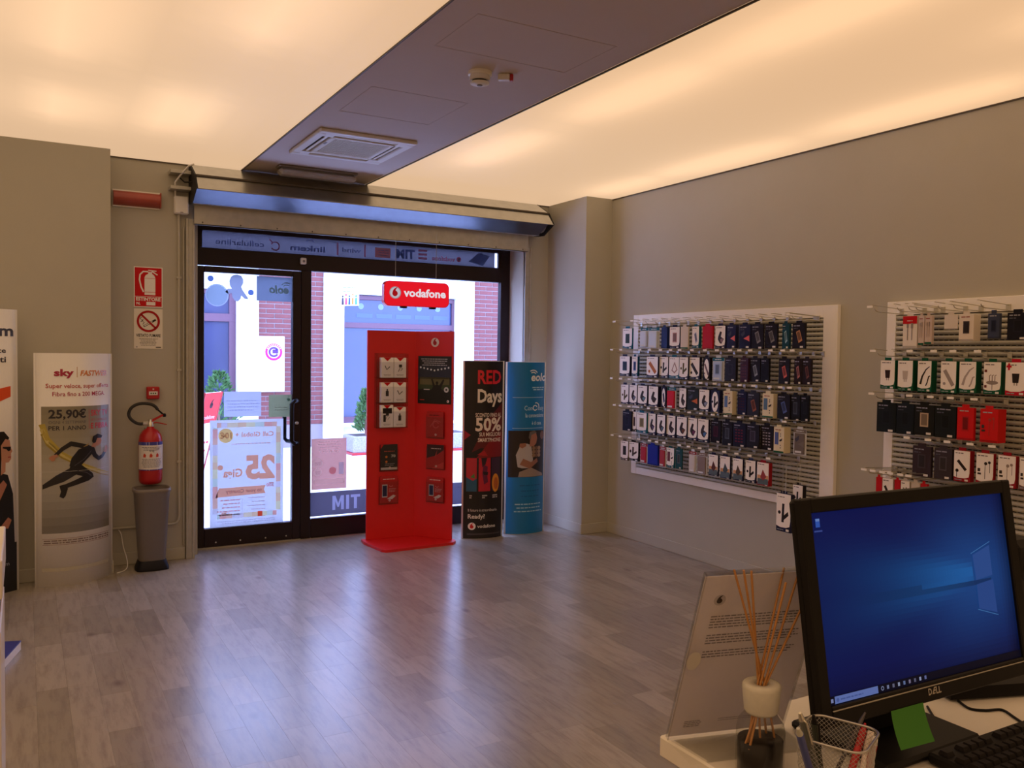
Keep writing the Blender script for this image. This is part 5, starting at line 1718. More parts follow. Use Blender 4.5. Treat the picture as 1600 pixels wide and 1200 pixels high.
def draw_item(a, k, W, H, c):
    if k == 'wallet':
        a.poly([(W * .30, H * .52), (W * .48, H * .76), (W * .66, H * .72), (W * .56, H * .52), (W * .86, H * .42), (W * .62, H * .20), (W * .44, H * .26), (W * .28, H * .40)], (52, 44, 46), 2)
        a.poly([(W * .50, H * .40), (W * .74, H * .46), (W * .80, H * .38), (W * .60, H * .24)], c, 3)
    elif k == 'phone':
        a.poly([(W * .30, H * .66), (W * .58, H * .74), (W * .80, H * .32), (W * .52, H * .22)], c, 2)
        a.poly([(W * .36, H * .63), (W * .56, H * .69), (W * .72, H * .38), (W * .52, H * .30)], tuple(int(x * .6) for x in c), 3)
    elif k == 'flat':
        a.rect(W * .30, H * .28, W * .72, H * .74, c, 2)
        a.rect(W * .36, H * .33, W * .66, H * .70, tuple(int(x * .65) for x in c), 3)
    elif k == 'mount':
        a.line([(W * .45, H * .25), (W * .48, H * .74)], W * .16, c, 2)
        a.poly([(W * .5, H * .3), (W * .85, H * .45), (W * .8, H * .55), (W * .5, H * .42)], c, 2)
        a.disc(W * .22, H * .5, W * .10, c, 2, seg=8)
    elif k == 'tri':
        a.poly([(W * .25, H * .36), (W * .55, H * .78), (W * .85, H * .40), (W * .55, H * .22)], c, 2)
        a.poly([(W * .36, H * .38), (W * .55, H * .66), (W * .74, H * .41), (W * .55, H * .3)], PWHT, 3)
    elif k == 'bar':
        a.line([(W * .25, H * .72), (W * .80, H * .24)], W * .22, c, 2)
        a.disc(W * .25, H * .3, W * .09, c, 2, seg=8)
    elif k == 'cable':
        a.line([(W * .35, H * .75), (W * .35, H * .25)], W * .07, c, 2)
        a.line([(W * .65, H * .75), (W * .65, H * .25)], W * .07, c, 2)
        a.rect(W * .57, H * .62, W * .73, H * .78, c, 3)
        a.rect(W * .28, H * .64, W * .42, H * .76, c, 3)
    elif k == 'charger':
        a.poly([(W * .32, H * .66), (W * .68, H * .66), (W * .64, H * .38), (W * .36, H * .38)], c, 2)
        a.rect(W * .42, H * .30, W * .47, H * .38, (150, 140, 130), 2)
        a.rect(W * .54, H * .30, W * .59, H * .38, (150, 140, 130), 2)
    elif k == 'earset':
        a.line([(W * .25, H * .68), (W * .75, H * .38)], W * .17, c, 2)
        a.disc(W * .22, H * .35, W * .10, c, 2, seg=10)
        a.line([(W * .2, H * .36), (W * .2, H * .14)], W * .04, c, 2)
    elif k == 'buds':
        a.disc(W * .55, H * .68, W * .09, c, 2, seg=10)
        a.disc(W * .75, H * .72, W * .08, c, 2, seg=10)
        a.line([(W * .52, H * .64), (W * .52, H * .2)], W * .03, c, 2)
        a.line([(W * .78, H * .68), (W * .78, H * .4)], W * .03, c, 2)
        a.rect(W * .1, H * .42, W * .25, H * .52, (60, 54, 50), 2)
        a.rect(W * .1, H * .32, W * .3, H * .38, (60, 54, 50), 2)
    elif k == 'cord':
        a.line([(W * .22, H * .25), (W * .35, H * .5), (W * .6, H * .72), (W * .85, H * .82)], W * .15, c, 2, W * .05)
        a.line([(W * .6, H * .2), (W * .7, H * .3), (W * .8, H * .5), (W * .9, H * .52)], W * .08, c, 2)
    elif k == 'multi':
        a.disc(W * .5, H * .36, W * .34, c, 2, H * .06, seg=16)
        for q in (.35, .5, .65):
            a.line([(W * q, H * .4), (W * q, H * .58), (W * (q + .08), H * .6)], W * .05, c, 2)
        a.line([(W * .5, H * .32), (W * .5, H * .14)], W * .04, c, 2)
        for q in (.68, .2):
            a.rect(W * .06, H * q, W * .2, H * (q + .08), (110, 50, 44), 2)
    elif k == 'sunset':
        a.rect(W * .06, H * .05, W * .94, H * .3, (88, 104, 110), 2)
        a.rect(W * .06, H * .3, W * .94, H * .45, (206, 156, 110), 2)
        a.poly([(W * .3, H * .35), (W * .5, H * .7), (W * .8, H * .4), (W * .55, H * .22)], c, 3)
    elif k == 'phoneset':
        a.rect(W * .12, H * .32, W * .48, H * .80, c, 2)
        a.poly([(W * .55, H * .5), (W * .85, H * .58), (W * .8, H * .48), (W * .6, H * .44)], (50, 48, 56), 2)
        for q in (.3, .2, .66, .74):
            a.disc(W * .68, H * q, W * .05, (60, 66, 80), 2, seg=6)
    elif k == 'dots':
        for i in range(3):
            for j in range(5):
                a.rect(W * (.2 + .22 * i), H * (.2 + .12 * j), W * (.34 + .22 * i), H * (.25 + .12 * j), c, 2)
    elif k == 'triangle':
        a.poly([(W * .4, H * .42), (W * .9, H * .56), (W * .92, H * .30), (W * .7, H * .36)], c, 2)
        a.poly([(W * .15, H * .6), (W * .5, H * .76), (W * .5, H * .6), (W * .3, H * .5)], (70, 70, 84), 2)


def pack(px0, px1, zt, h, style, body, item, ic, desc, depth, label, group, X=None, tab=True):
    X = XH if X is None else X
    pa, pb = at(px0, 640, 'X', X), at(px1, 640, 'X', X)
    y0, y1 = pa.y, pb.y
    W, H = y0 - y1, h
    t = thing(KINDN[style], (X, (y0 + y1) / 2, zt - h), label, 'box' if style == 'S' else 'pack', group)
    fr = frame((X, y0, zt - h), (0, -1, 0), (0, 0, 1), (-1, 0, 0))
    bc = lin(body)
    mb = MB()
    if style == 'C':
        mb.box(0, 0, -0.003, W, H, -0.001, col=lin((206, 208, 210)), fr=fr)
        mb.box(W * .10, H * .04, -0.001, W * .90, H * .84, depth * 0.6, 0.004, col=bc, fr=fr)
    elif style == 'S':
        mb.box(0, 0, -depth, W, H, 0, 0.001, col=bc, fr=fr)
    else:
        mb.box(0, 0, -depth, W, H, 0, 0.0015, col=bc, fr=fr)
    if tab:
        mb.box(W * .28, H - 0.001, -0.0015, W * .72, H + 0.016, -0.0005, col=bc if style != 'C' else lin((200, 206, 210)), fr=fr)
    mb.build('carton' if style in 'SWBO' else 'shell', M['card'], t)
    a = Art(fr, 0.0005, 0.0003 if style != 'C' else depth * 0.6 + 0.0004)
    if 'red cross' in desc:
        a.rect(W * .05, H * .84, W * .3, H * .90, (200, 20, 46), 3)
        a.rect(W * .13, H * .76, W * .22, H * .97, (200, 20, 46), 4)
    if style == 'W':
        a.poly([(0.0015, H * .995), (0.0015, H * .15), (W * .3, H * .11), (W * .7, H * .12), (W * .92, H * .16), (W * .97, H * .30), (W * .97, H * .995)], PWHT, 1)
        a.greek(W * .1, H * .9, W * .6, 1, 0.005, 0.01, (120, 112, 110), 2, seed=int(px0))
        a.build('front_label', M['card'], t)
        a.it = []
        draw_item(a, item, W, H, ic)
        a.build('product_picture', M['card'], t)
        a.it = []
        a.rect(W * .68, H * .025, W * .88, H * .085, (226, 222, 214), 1)
        a.greek(W * .08, H * .045, W * .45, 1, 0.004, 0.01, (150, 160, 170), 1)
        a.build('price_sticker', M['card'], t)
    elif style == 'O':
        a.disc(W * .5, H * .5, W * .36, PWHT, 1, H * .44)
        draw_item(a, item, W, H, ic)
        a.build('product_picture', M['card'], t)
        a.it = []
        a.rect(W * .6, H * .02, W * .85, H * .07, (226, 222, 214), 1)
        a.build('price_sticker', M['card'], t)
    elif style == 'B':
        a.greek(W * .1, H * .88, W * .65, 1, 0.006, 0.01, (150, 150, 160), 1, seed=int(px0))
        a.greek(W * .1, H * .78, W * .35, 1, 0.005, 0.01, (90, 90, 100), 1, seed=int(px0) + 1)
        draw_item(a, item, W, H, ic)
        a.build('product_picture', M['card'], t)
        a.it = []
        a.rect(W * .62, H * .03, W * .86, H * .10, (222, 218, 212), 1)
        a.build('price_sticker', M['card'], t)
    elif style == 'C':
        draw_item(a, item, W, H, ic) if item else None
        a.rect(W * .2, H * .08, W * .7, H * .16, (214, 214, 214), 1)
        a.build('product_picture', M['card'], t)
        a2 = Art(fr, 0.0004, 0.0)
        a2.rect(0, H * .86, W, H, TEAL if desc.startswith('clear') else ic, 1)
        a2.greek(W * .2, H * .91, W * .6, 1, 0.005, 0.01, (214, 220, 222), 2)
        a2.build('header_card', M['card'], t)
    elif style == 'S':
        if item:
            draw_item(a, item, W, H, ic)
            a.greek(W * .15, H * .88, W * .6, 1, 0.005, 0.01, (150, 70, 60) if sum(body) > 400 else (180, 180, 186), 1)
        if desc.startswith('white cable'):
            a.rect(0, H * .76, W, H, (196, 18, 26), 2)
            a.greek(W * .3, H * .84, W * .4, 1, 0.005, 0.01, (230, 200, 196), 3)
        a.rect(0.001, 0.0005, W - 0.001, H * .07, GREEN if body[2] < 190 and sum(body) > 500 else tuple(int(x * .8) for x in body), 1)
        a.build('print', M['card'], t)
    return (y0 + y1) / 2


CRE = (226, 214, 180)
# (x0, x1 on the photograph, style, carton colour, item, item colour, description, depth)
ROWS1 = [
 [(971, 986, 'W', TEAL, 'flat', (70, 90, 84), 'white phone-case pack with teal foot', .012),
  (999, 1011, 'C', (206, 214, 226), None, TEAL, 'clear blister with a white case', .03),
  (1012, 1028, 'C', (202, 214, 226), None, TEAL, 'clear blister with a pale case', .03),
  (1031, 1040, 'S', (34, 48, 106), None, NAVY, 'narrow navy blue box', .03),
  (1044, 1060, 'W', NAVY, 'flat', (196, 150, 140), 'white phone-case pack with navy foot', .012),
  (1061, 1073, 'S', (214, 202, 182), None, PBLK, 'plain cream box', .012),
  (1079, 1090, 'W', TEAL, 'phone', (170, 176, 206), 'white screen-guard pack with teal side', .022),
  (1095, 1111, 'S', (186, 16, 22), None, (150, 16, 22), 'bright red case box', .015),
  (1115, 1131, 'W', NAVY, 'wallet', (150, 120, 130), 'white pack with an open wallet case', .015),
  (1133, 1147, 'B', (34, 36, 70), 'triangle', (226, 110, 110), 'navy pack with a pink triangle', .03),
  (1152, 1170, 'B', (26, 28, 56), 'triangle', (230, 104, 104), 'wide navy pack with a pink triangle', .012),
  (1171, 1190, 'B', PBLK, 'phone', (140, 136, 138), 'black pack with a grey phone', .012),
  (1192, 1212, 'B', PBLK, 'phone', (128, 124, 120), 'black pack with a tilted grey phone', .012),
  (1219, 1230, 'B', (24, 66, 84), 'phone', (150, 190, 210), 'narrow teal pack with a pale phone', .02),
  (1235, 1255, 'B', PBLK, 'phone', (196, 140, 92), 'black pack with an orange phone', .015)],
 [(967, 983, 'W', NAVY, 'flat', (50, 70, 90), 'white pack with a dark phone', .02),
  (986, 995, 'W', (22, 78, 116), 'flat', (60, 84, 150), 'narrow white pack with blue side', .02),
  (1009, 1027, 'W', NAVY, 'bar', (176, 100, 40), 'white pack with an orange lanyard', .012),
  (1029, 1043, 'W', NAVY, 'mount', (44, 40, 38), 'white pack with a black holder', .012),
  (1044, 1060, 'W', TEAL, 'tri', (170, 140, 130), 'white pack with a triangle outline', .012),
  (1060, 1074, 'W', NAVY, 'mount', (96, 88, 50), 'white pack with an olive holder', .012),
  (1075, 1092, 'W', NAVY, 'bar', (52, 46, 46), 'white pack with two dark phones', .02),
  (1097, 1108, 'O', PBLK, 'bar', (120, 100, 106), 'black pack with a white oval', .022),
  (1112, 1130, 'C', (176, 192, 222), 'flat', (150, 172, 214), 'clear blister with pale blue parts', .016),
  (1131, 1148, 'B', (34, 30, 36), 'flat', (48, 42, 50), 'black pack with a white logo line', .022),
  (1155, 1167, 'B', (60, 36, 56), 'dots', (96, 50, 60), 'dark purple pack with a blue top', .02),
  (1170, 1186, 'B', PBLK, 'phone', (150, 156, 164), 'black pack with a light phone', .03),
  (1187, 1200, 'B', (18, 17, 20), 'flat', (24, 22, 26), 'plain black pack', .015),
  (1215, 1232, 'B', PBLK, 'phone', (216, 110, 104), 'black pack with a red and white phone', .012),
  (1239, 1251, 'B', (36, 24, 26), 'phone', (190, 120, 110), 'dark brown pack with a pale phone', .012),
  (1252, 1266, 'B', (34, 22, 22), 'phone', (120, 70, 56), 'dark brown pack with a copper phone', .015)],
 [(970, 982, 'W', NAVY, 'mount', (90, 84, 60), 'white pack with an olive clamp', .012),
  (983, 995, 'W', NAVY, 'wallet', (110, 116, 140), 'white pack with a grey wallet case', .012),
  (996, 1011, 'W', NAVY, 'wallet', (100, 130, 140), 'white pack with a dark green wallet case', .014),
  (1013, 1028, 'W', NAVY, 'wallet', (60, 52, 54), 'white pack with a black wallet case', .03),
  (1033, 1040, 'O', NAVY, 'phone', (60, 70, 130), 'narrow navy pack with white oval', .012),
  (1042, 1056, 'C', (200, 26, 46), None, TEAL, 'clear blister with a bright red case', .02),
  (1061, 1072, 'W', PBLK, 'wallet', (80, 70, 74), 'narrow white pack with black side', .03),
  (1073, 1091, 'B', (34, 40, 34), 'triangle', (206, 110, 60), 'black pack with an orange shape', .012),
  (1092, 1108, 'W', NAVY, 'wallet', (140, 150, 180), 'white pack with a blue wallet case', .016),
  (1110, 1124, 'O', NAVY, 'mount', (40, 36, 40), 'navy pack with a white oval and holder', .03),
  (1130, 1144, 'S', CRE, 'phoneset', (96, 120, 160), 'cream and yellow box with green foot', .04),
  (1152, 1166, 'B', (22, 24, 54), 'dots', (60, 20, 30), 'navy pack with a red spot', .012),
  (1167, 1186, 'B', (38, 38, 50), 'phone', (150, 84, 56), 'dark pack with a rusty phone', .012),
  (1191, 1208, 'S', CRE, 'phoneset', (90, 120, 150), 'wide cream and yellow box with green foot', .04),
  (1214, 1234, 'B', PBLK, 'phone', (90, 106, 160), 'black pack with a blue phone', .012),
  (1235, 1250, 'B', (20, 20, 22), 'flat', (70, 74, 78), 'black pack with a slim grey item', .012),
  (1251, 1264, 'B', (14, 14, 15), 'flat', (30, 32, 34), 'plain black pack', .012)],
 [(973, 987, 'B', (24, 24, 42), 'flat', (34, 34, 56), 'plain dark navy pack', .02),
  (988, 995, 'W', PBLK, 'flat', (110, 90, 90), 'slim white pack', .012),
  (995, 1011, 'W', TEAL, 'flat', (176, 160, 110), 'white pack with two phones', .014),
  (1013, 1025, 'W', NAVY, 'wallet', (90, 70, 110), 'white pack with a violet wallet case', .03),
  (1027, 1040, 'W', NAVY, 'wallet', (90, 110, 130), 'white pack with a grey wallet case', .03),
  (1042, 1056, 'W', NAVY, 'wallet', (70, 64, 74), 'white pack with a black wallet case', .03),
  (1058, 1074, 'W', NAVY, 'wallet', (110, 66, 46), 'white pack with a brown wallet case', .012),
  (1075, 1090, 'W', NAVY, 'wallet', (110, 50, 90), 'white pack with a purple wallet case', .012),
  (1091, 1108, 'W', NAVY, 'wallet', (70, 110, 160), 'white pack with a blue wallet case', .014),
  (1111, 1127, 'B', (24, 20, 26), 'flat', (80, 34, 50), 'black pack with a pink glow', .012),
  (1129, 1145, 'B', (24, 22, 28), 'flat', (80, 84, 92), 'black pack with a grey phone', .012),
  (1146, 1166, 'B', (22, 22, 40), 'dots', (110, 30, 40), 'dark navy pack with a red label', .012),
  (1167, 1187, 'B', (26, 22, 28), 'flat', (80, 72, 84), 'black pack with a dim phone', .012),
  (1189, 1209, 'B', (28, 22, 24), 'dots', (150, 140, 138), 'black pack with rows of white print', .012),
  (1210, 1226, 'S', CRE, 'phoneset', (84, 100, 160), 'deep cream and yellow box with green foot', .06),
  (1241, 1261, 'C', (110, 100, 92), 'triangle', (120, 110, 100), 'grey blister with a teal swirl', .012)],
 [(971, 983, 'W', (96, 84, 74), 'flat', (54, 46, 44), 'beige pack with a small dark item', .012),
  (983, 999, 'W', PBLK, 'mount', (70, 54, 44), 'white pack with a brown clamp', .016),
  (1002, 1013, 'C', (176, 44, 60), None, (150, 60, 70), 'pinkish red case in a blister', .016),
  (1013, 1029, 'S', (30, 44, 150), None, (24, 36, 130), 'royal blue case box', .02),
  (1032, 1042, 'C', (170, 60, 72), None, (150, 70, 76), 'faded red case in a blister', .016),
  (1043, 1055, 'W', TEAL, 'phoneset', (110, 60, 66), 'white pack with a red phone', .012),
  (1057, 1067, 'B', (30, 74, 80), 'flat', (96, 96, 98), 'teal pack with a grey phone', .012),
  (1078, 1090, 'C', (206, 200, 196), None, (150, 60, 62), 'pale clear case in a blister', .016),
  (1091, 1107, 'C', (132, 116, 108), None, (130, 112, 104), 'greyish case in a blister', .016),
  (1109, 1124, 'W', NAVY, 'sunset', (90, 50, 50), 'sunset pack with a dark tablet', .012),
  (1127, 1143, 'W', NAVY, 'sunset', (70, 84, 88), 'sunset pack with a grey tablet', .014),
  (1147, 1163, 'W', NAVY, 'sunset', (84, 66, 54), 'sunset pack with brown sand', .014),
  (1167, 1183, 'W', NAVY, 'mount', (30, 26, 28), 'white pack with black cables', .016),
  (1185, 1204, 'W', DRED, 'sunset', (150, 60, 60), 'red and white travel pack', .03)]]
TOP1, HT1 = [1.712, 1.493, 1.270, 1.063, 0.826], [0.158, 0.158, 0.158, 0.160, 0.150]
for r, row in enumerate(ROWS1):
    for i, (a0, a1, st_, bc, it, ic, desc, dp) in enumerate(row):
        ht = HT1[r] * (1.0 + rng.uniform(-.04, .03))
        lab = '%s, %s from window, %s row of larger rack' % (desc, ORD[i], ROWN[r])
        y = pack(a0, a1, TOP1[r] - 0.004, ht, st_, bc, it, ic, desc, dp, lab, 'packs on the rack near the pier', X=XH + rng.uniform(-.008, .012))
        hook(y, TOP1[r] + 0.016, 'wire hook, %s from window, %s row of larger rack' % (ORD[i], ROWN[r]), 'wire hooks on the rack near the pier')
hook(3.635, TOP1[0] + 0.016, 'empty wire hook at the desk end of the top row of larger rack', 'wire hooks on the rack near the pier')
hook(3.76, TOP1[4] + 0.016, 'empty wire hook at the desk end of the bottom row of larger rack', 'wire hooks on the rack near the pier')

# two packs hanging low on long wires from the bottom row
for (px0, px1, py0, py1, X_, lab) in ((1217, 1240, 770, 835, 4.0, 'white and navy pack hanging low on long wires, beside the corner of the monitor'),
                                      (1242, 1258, 757, 784, 4.1, 'black and white pack hanging low on long wires, just above the monitor')):
    p0, p1 = at(px0, py0, 'X', X_), at(px1, py1, 'X', X_)
    h_ = p0.z - p1.z if py1 > 800 else 0.155
    q0, q1 = at(px0, 640, 'X', X_), at(px1, 640, 'X', X_)
    y = pack(px0, px1, p0.z, h_, 'W', NAVY if X_ < 4.05 else PBLK, 'mount', (40, 36, 40), 'w', 0.03, lab, 'packs hanging low on wires', X=X_)
    zt_ = TOP1[4] + (0.02 if X_ < 4.05 else 0.03)
    tag(MB().tube([(X_ + 0.001, y + 0.011, p0.z + 0.004), (X_ + 0.001, y + 0.012, zt_), (X_ + 0.001, y - 0.012, zt_), (X_ + 0.001, y - 0.011, p0.z + 0.004)], 0.0018, 5).tube([(X_, y, zt_), (XP - 0.001, y, zt_ - 0.01)], 0.0022, 5).build('hanging_wire', M['galvdull'], None),
        'thin bent wire holding the %s pack below the bottom row' % ('lower white and navy' if X_ < 4.05 else 'upper black and white'), 'wire')

ROWS2 = [
 [(1407, 1429, 'S', (232, 224, 214), 'cable', (150, 140, 136), 'white cable box with a red top', .045),
  (1431, 1440, 'S', (206, 188, 178), 'cable', (140, 130, 126), 'narrow pinkish cable box', .02),
  (1441, 1452, 'S', (206, 186, 174), 'cable', (140, 126, 120), 'second pinkish cable box', .02),
  (1471, 1492, 'S', (222, 212, 200), None, (150, 140, 136), 'small plain white bag', .004),
  (1494, 1517, 'S', (228, 216, 200), 'flat', (70, 62, 66), 'deep white box with a dark picture', .06),
  (1539, 1557, 'S', (60, 66, 88), 'flat', (40, 46, 70), 'dark blue and white box', .02),
  (1569, 1602, 'B', (24, 22, 32), 'flat', (34, 32, 42), 'wide black pack', .02)],
 [(1374, 1397, 'W', GREEN, 'charger', (52, 34, 32), 'white pack with a black wall charger', .045),
  (1401, 1425, 'W', GREEN, 'charger', (196, 184, 172), 'white pack with a white charger', .05),
  (1432, 1454, 'W', GREEN, 'cord', (50, 44, 42), 'white pack with a black car charger', .045),
  (1468, 1493, 'W', GREEN, 'bar', (160, 150, 146), 'white pack with a grey car charger', .03),
  (1497, 1524, 'W', GREEN, 'cord', (176, 164, 156), 'white pack with a pale car charger', .045),
  (1535, 1563, 'W', GREEN, 'multi', (150, 136, 128), 'white pack with a multi-head cable', .045),
  (1569, 1602, 'W', (190, 20, 46), 'charger', (44, 36, 34), 'red and white pack with a red cross', .02)],
 [(1370, 1400, 'B', (22, 28, 28), 'flat', (26, 30, 32), 'black and green pack', .02),
  (1401, 1428, 'B', (22, 28, 30), 'flat', (26, 30, 32), 'plain black and green pack', .02),
  (1429, 1460, 'B', (26, 26, 22), 'flat', (190, 168, 140), 'black and green pack with a beige charger', .02),
  (1461, 1494, 'B', (24, 28, 28), 'flat', (28, 32, 32), 'wide black and green pack', .025),
  (1496, 1522, 'S', (206, 24, 24), 'flat', (186, 30, 30), 'bright red earphone box', .02),
  (1532, 1560, 'S', (206, 26, 24), 'buds', (170, 60, 50), 'deep bright red earphone box', .07)],
 [(1428, 1457, 'B', (56, 44, 52), 'flat', (70, 62, 70), 'dark headset pack with a red foot', .02),
  (1462, 1490, 'B', (60, 52, 58), 'flat', (84, 76, 80), 'dark clear headset pack with a red foot', .03),
  (1493, 1519, 'W', DRED, 'earset', (44, 36, 34), 'white pack with a black headset', .035),
  (1528, 1556, 'W', DRED, 'buds', (50, 42, 40), 'white pack with black earphones', .02),
  (1562, 1591, 'W', DRED, 'buds', (150, 132, 122), 'white pack with grey earphones', .025),
  (1596, 1620, 'W', (120, 90, 84), 'buds', (120, 100, 96), 'pinkish pack at the picture edge', .02)],
 [(1372, 1381, 'S', (196, 26, 34), None, (196, 26, 34), 'narrow red and white pack', .02),
  (1382, 1399, 'W', (206, 196, 186), 'bar', (52, 44, 42), 'small white pack with a dark item', .03),
  (1401, 1410, 'S', (190, 26, 34), None, (190, 26, 34), 'narrow red pack', .02),
  (1411, 1425, 'W', (200, 190, 180), 'cable', (140, 130, 124), 'small white pack', .02),
  (1427, 1441, 'S', (206, 194, 180), None, (200, 190, 180), 'plain pale pack', .02),
  (1442, 1452, 'S', (186, 26, 30), None, (186, 26, 30), 'small red pack', .02)]]
TOP2, HT2 = [1.733, 1.494, 1.262, 1.043, 0.845], [0.170, 0.160, 0.162, 0.158, 0.15]
for r, row in enumerate(ROWS2):
    for i, (a0, a1, st_, bc, it, ic, desc, dp) in enumerate(row):
        ht = HT2[r] * (1.0 + rng.uniform(-.02, .03))
        if r == 0:
            ht = [.172, .155, .15, .075, .135, .125, .132][i]
        lab = '%s, %s from free end, %s row behind monitor' % (desc, ORD[i], ROWN[r])
        y = pack(a0, a1, TOP2[r] - 0.004, ht, st_, bc, it, ic, desc, dp, lab, 'packs on the rack behind the monitor', X=XH + (0.0 if r else 0.02))
        if a1 < 1600:
            hook(y, TOP2[r] + 0.016, 'wire hook, %s from free end, %s row behind monitor' % (ORD[i], ROWN[r]), 'wire hooks on the rack behind the monitor')
hook(3.06, TOP2[0] + 0.016, 'empty wire hook at the free end of the top row behind the monitor', 'wire hooks on the rack behind the monitor')

# ================================================================== desk and what stands on it
DZ = 0.87
t = thing('service_desk', (1.7, 0.7, 0), 'cream topped service desk in the corner of the picture', 'desk')
MB().box(0.912, -0.20, DZ - 0.035, 2.60, 1.083, DZ, 0.003).build('top_board', M['offwhite'], t)
MB().box(0.95, 0.30, 0.0, 0.985, 1.04, DZ - 0.035).build('side_panel', M['whiteboard'], t)
MB().box(2.52, -0.1, 0.0, 2.555, 1.04, DZ - 0.035).build('side_panel', M['whiteboard'], t)
MB().box(0.985, 1.005, 0.05, 2.52, 1.04, DZ - 0.035).build('front_panel', M['whiteboard'], t)

# monitor
az, ti = R(-1.67), R(9.59)
h_ = Vector((math.cos(az), math.sin(az), 0))
b_ = Vector((-math.sin(az), math.cos(az), 0))
u_ = Vector((0, 0, 1)) * math.cos(ti) + b_ * math.sin(ti)
nf = h_.cross(u_)
KM = 0.94
MO = EYE + (Vector((1.078, 0.880, 0.961)) - EYE) * KM
fm = frame(MO, h_, u_, nf)
MW, MH = 0.495 * KM, 0.296 * KM
t = thing('computer_monitor', (1.33, 0.95, DZ), 'black computer monitor showing a blue desktop on the service desk', 'monitor')
MB().box(-0.022, -0.030, -0.022, MW + 0.022, MH + 0.022, -0.006, 0.006, fr=fm).box(0.08, 0.03, -0.058, MW - 0.08, MH - 0.03, -0.022, 0.008, fr=fm).build('back_housing', M['black'], t)
bz = MB()
bz.box(-0.022, -0.030, -0.008, 0.0, MH + 0.022, 0.006, 0.002, fr=fm).box(MW, -0.030, -0.008, MW + 0.022, MH + 0.022, 0.006, 0.002, fr=fm)
bz.box(0.0, -0.030, -0.008, MW, 0.0, 0.006, 0.002, fr=fm).box(0.0, MH, -0.008, MW, MH + 0.022, 0.006, 0.002, fr=fm)
bz.build('bezel', M['black'], t)
mb = MB()
nx, ny = 60, 36
def desk_col(u, v):
    """blue desktop picture: window sign at right with beams fanning to the left"""
    d = [0.002, 0.009, 0.115]
    cx, cy = 0.79, 0.53
    r = math.hypot((u - cx) * 1.5, (v - cy) * 1.25)
    g = math.exp(-(r / 0.42) ** 2)
    fan = 0.0
    if u < cx:
        s_ = (v - cy - 0.02) / (cx - u + 0.12)
        fan = math.exp(-((abs(s_) - 0.10) / 0.25) ** 2) * math.exp(-((cx - u) / 0.55) ** 2)
    d = [d[0] + 0.012 * g + 0.004 * fan, d[1] + 0.085 * g + 0.085 * fan, d[2] + 0.26 * g + 0.22 * fan]
    if abs(v - (0.49 + 0.04 * (u - 0.8) * -0.4)) < 0.014 + 0.02 * max(0, 0.75 - u) and u < 0.88:
        k_ = 0.55 + 0.45 * (1 - max(0, min(1, (u - 0.15) / 0.5)))
        d = [x_ * k_ for x_ in d]
    e_ = max(0.35, 1 - 0.75 * max(0, (0.16 - v)) / 0.16 * 0.6 - 0.5 * max(0, u - 0.93) / 0.07)
    return [x_ * e_ for x_ in d]
for j in range(ny):
    for i in range(nx):
        u0, u1, v0, v1 = i / nx, (i + 1) / nx, j / ny, (j + 1) / ny
        mb.add([fm((u0 * MW, v0 * MH, 0)), fm((u1 * MW, v0 * MH, 0)), fm((u1 * MW, v1 * MH, 0)), fm((u0 * MW, v1 * MH, 0))], [(0, 1, 2, 3)], tuple(desk_col((u0 + u1) / 2, (v0 + v1) / 2)))
scr = mb.build('screen', M['screen'], t, recalc=False)
a = Art(fm, 0.0003, 0.0004)
wx0, wx1 = MW * 0.79, MW * 0.895
a.poly([(wx0 + 0.002, MH * .50), (wx0, MH * .65), (wx1 * 0.996, MH * .695), (wx1 - 0.002, MH * .515)], (54, 96, 176), 1)
a.poly([(wx0 + 0.002, MH * .475), (wx0 + 0.001, MH * .335), (wx1 * 0.998, MH * .29), (wx1 - 0.002, MH * .49)], (50, 90, 170), 1)
a.line([(wx0 - 0.004, MH * .66), (wx1 + 0.001, MH * .715)], 0.0012, (80, 140, 210), 1)
a.line([(wx0 - 0.002, MH * .33), (wx1 + 0.001, MH * .275)], 0.0012, (80, 140, 210), 1)
a.rect(0.0, 0.0, MW, 0.0125, (6, 10, 34), 1)
a.rect(0.012, 0.001, 0.105, 0.0115, (118, 140, 214), 2)
a.disc(0.018, 0.006, 0.003, (90, 110, 180), 3, seg=8)
a.greek(0.024, 0.005, 0.05, 1, 0.0022, 0.01, (90, 110, 180), 3)
a.rect(0.004, 0.0035, 0.009, 0.009, (150, 160, 214), 2)
for k in range(9):
    c = [(150, 160, 200), (140, 150, 190), (120, 120, 150), (170, 180, 210), (120, 140, 190), (150, 140, 170), (110, 110, 140), (170, 180, 220), (120, 130, 190)][k]
    (a.ring(0.115 + k * 0.0125, 0.0062, 0.002, 0.0034, c, 2, seg=8) if k == 0 else a.rect(0.1125 + k * 0.0125, 0.0035, 0.117 + k * 0.0125, 0.009, c, 2))
a.rect(0.010, MH - 0.022, 0.019, MH - 0.009, (60, 104, 210), 1)
a.rect(0.0105, MH - 0.013, 0.0185, MH - 0.0095, (130, 160, 230), 2)
a.rect(0.006, MH - 0.029, 0.023, MH - 0.0265, (70, 90, 170), 1)
ic_ = a.build('screen_icons', M['screen'], t)
MB().tube([fm((0.0, -0.0065, 0.0065)), fm((MW, -0.0065, 0.0065))], 0.0011, 5).build('chrome_line', M['galvdull'], t)
a = Art(fm, 0.0003, 0.0064)
a.text('D', MW * .478 - 0.012, -0.0195, 0.0095, (168, 160, 150), 'l', 0.0080, 1, 0.03)
a.text('E', MW * .478 - 0.0032, -0.0190, 0.0095, (168, 160, 150), 'l', 0.0066, 1, 0.03, 0.55)
a.text('LL', MW * .478 + 0.0062, -0.0195, 0.0095, (168, 160, 150), 'l', 0.0125, 1, 0.03)
a.build('lettering', M['gloss'], t)
cc = fm((MW / 2, 0.0, -0.04))
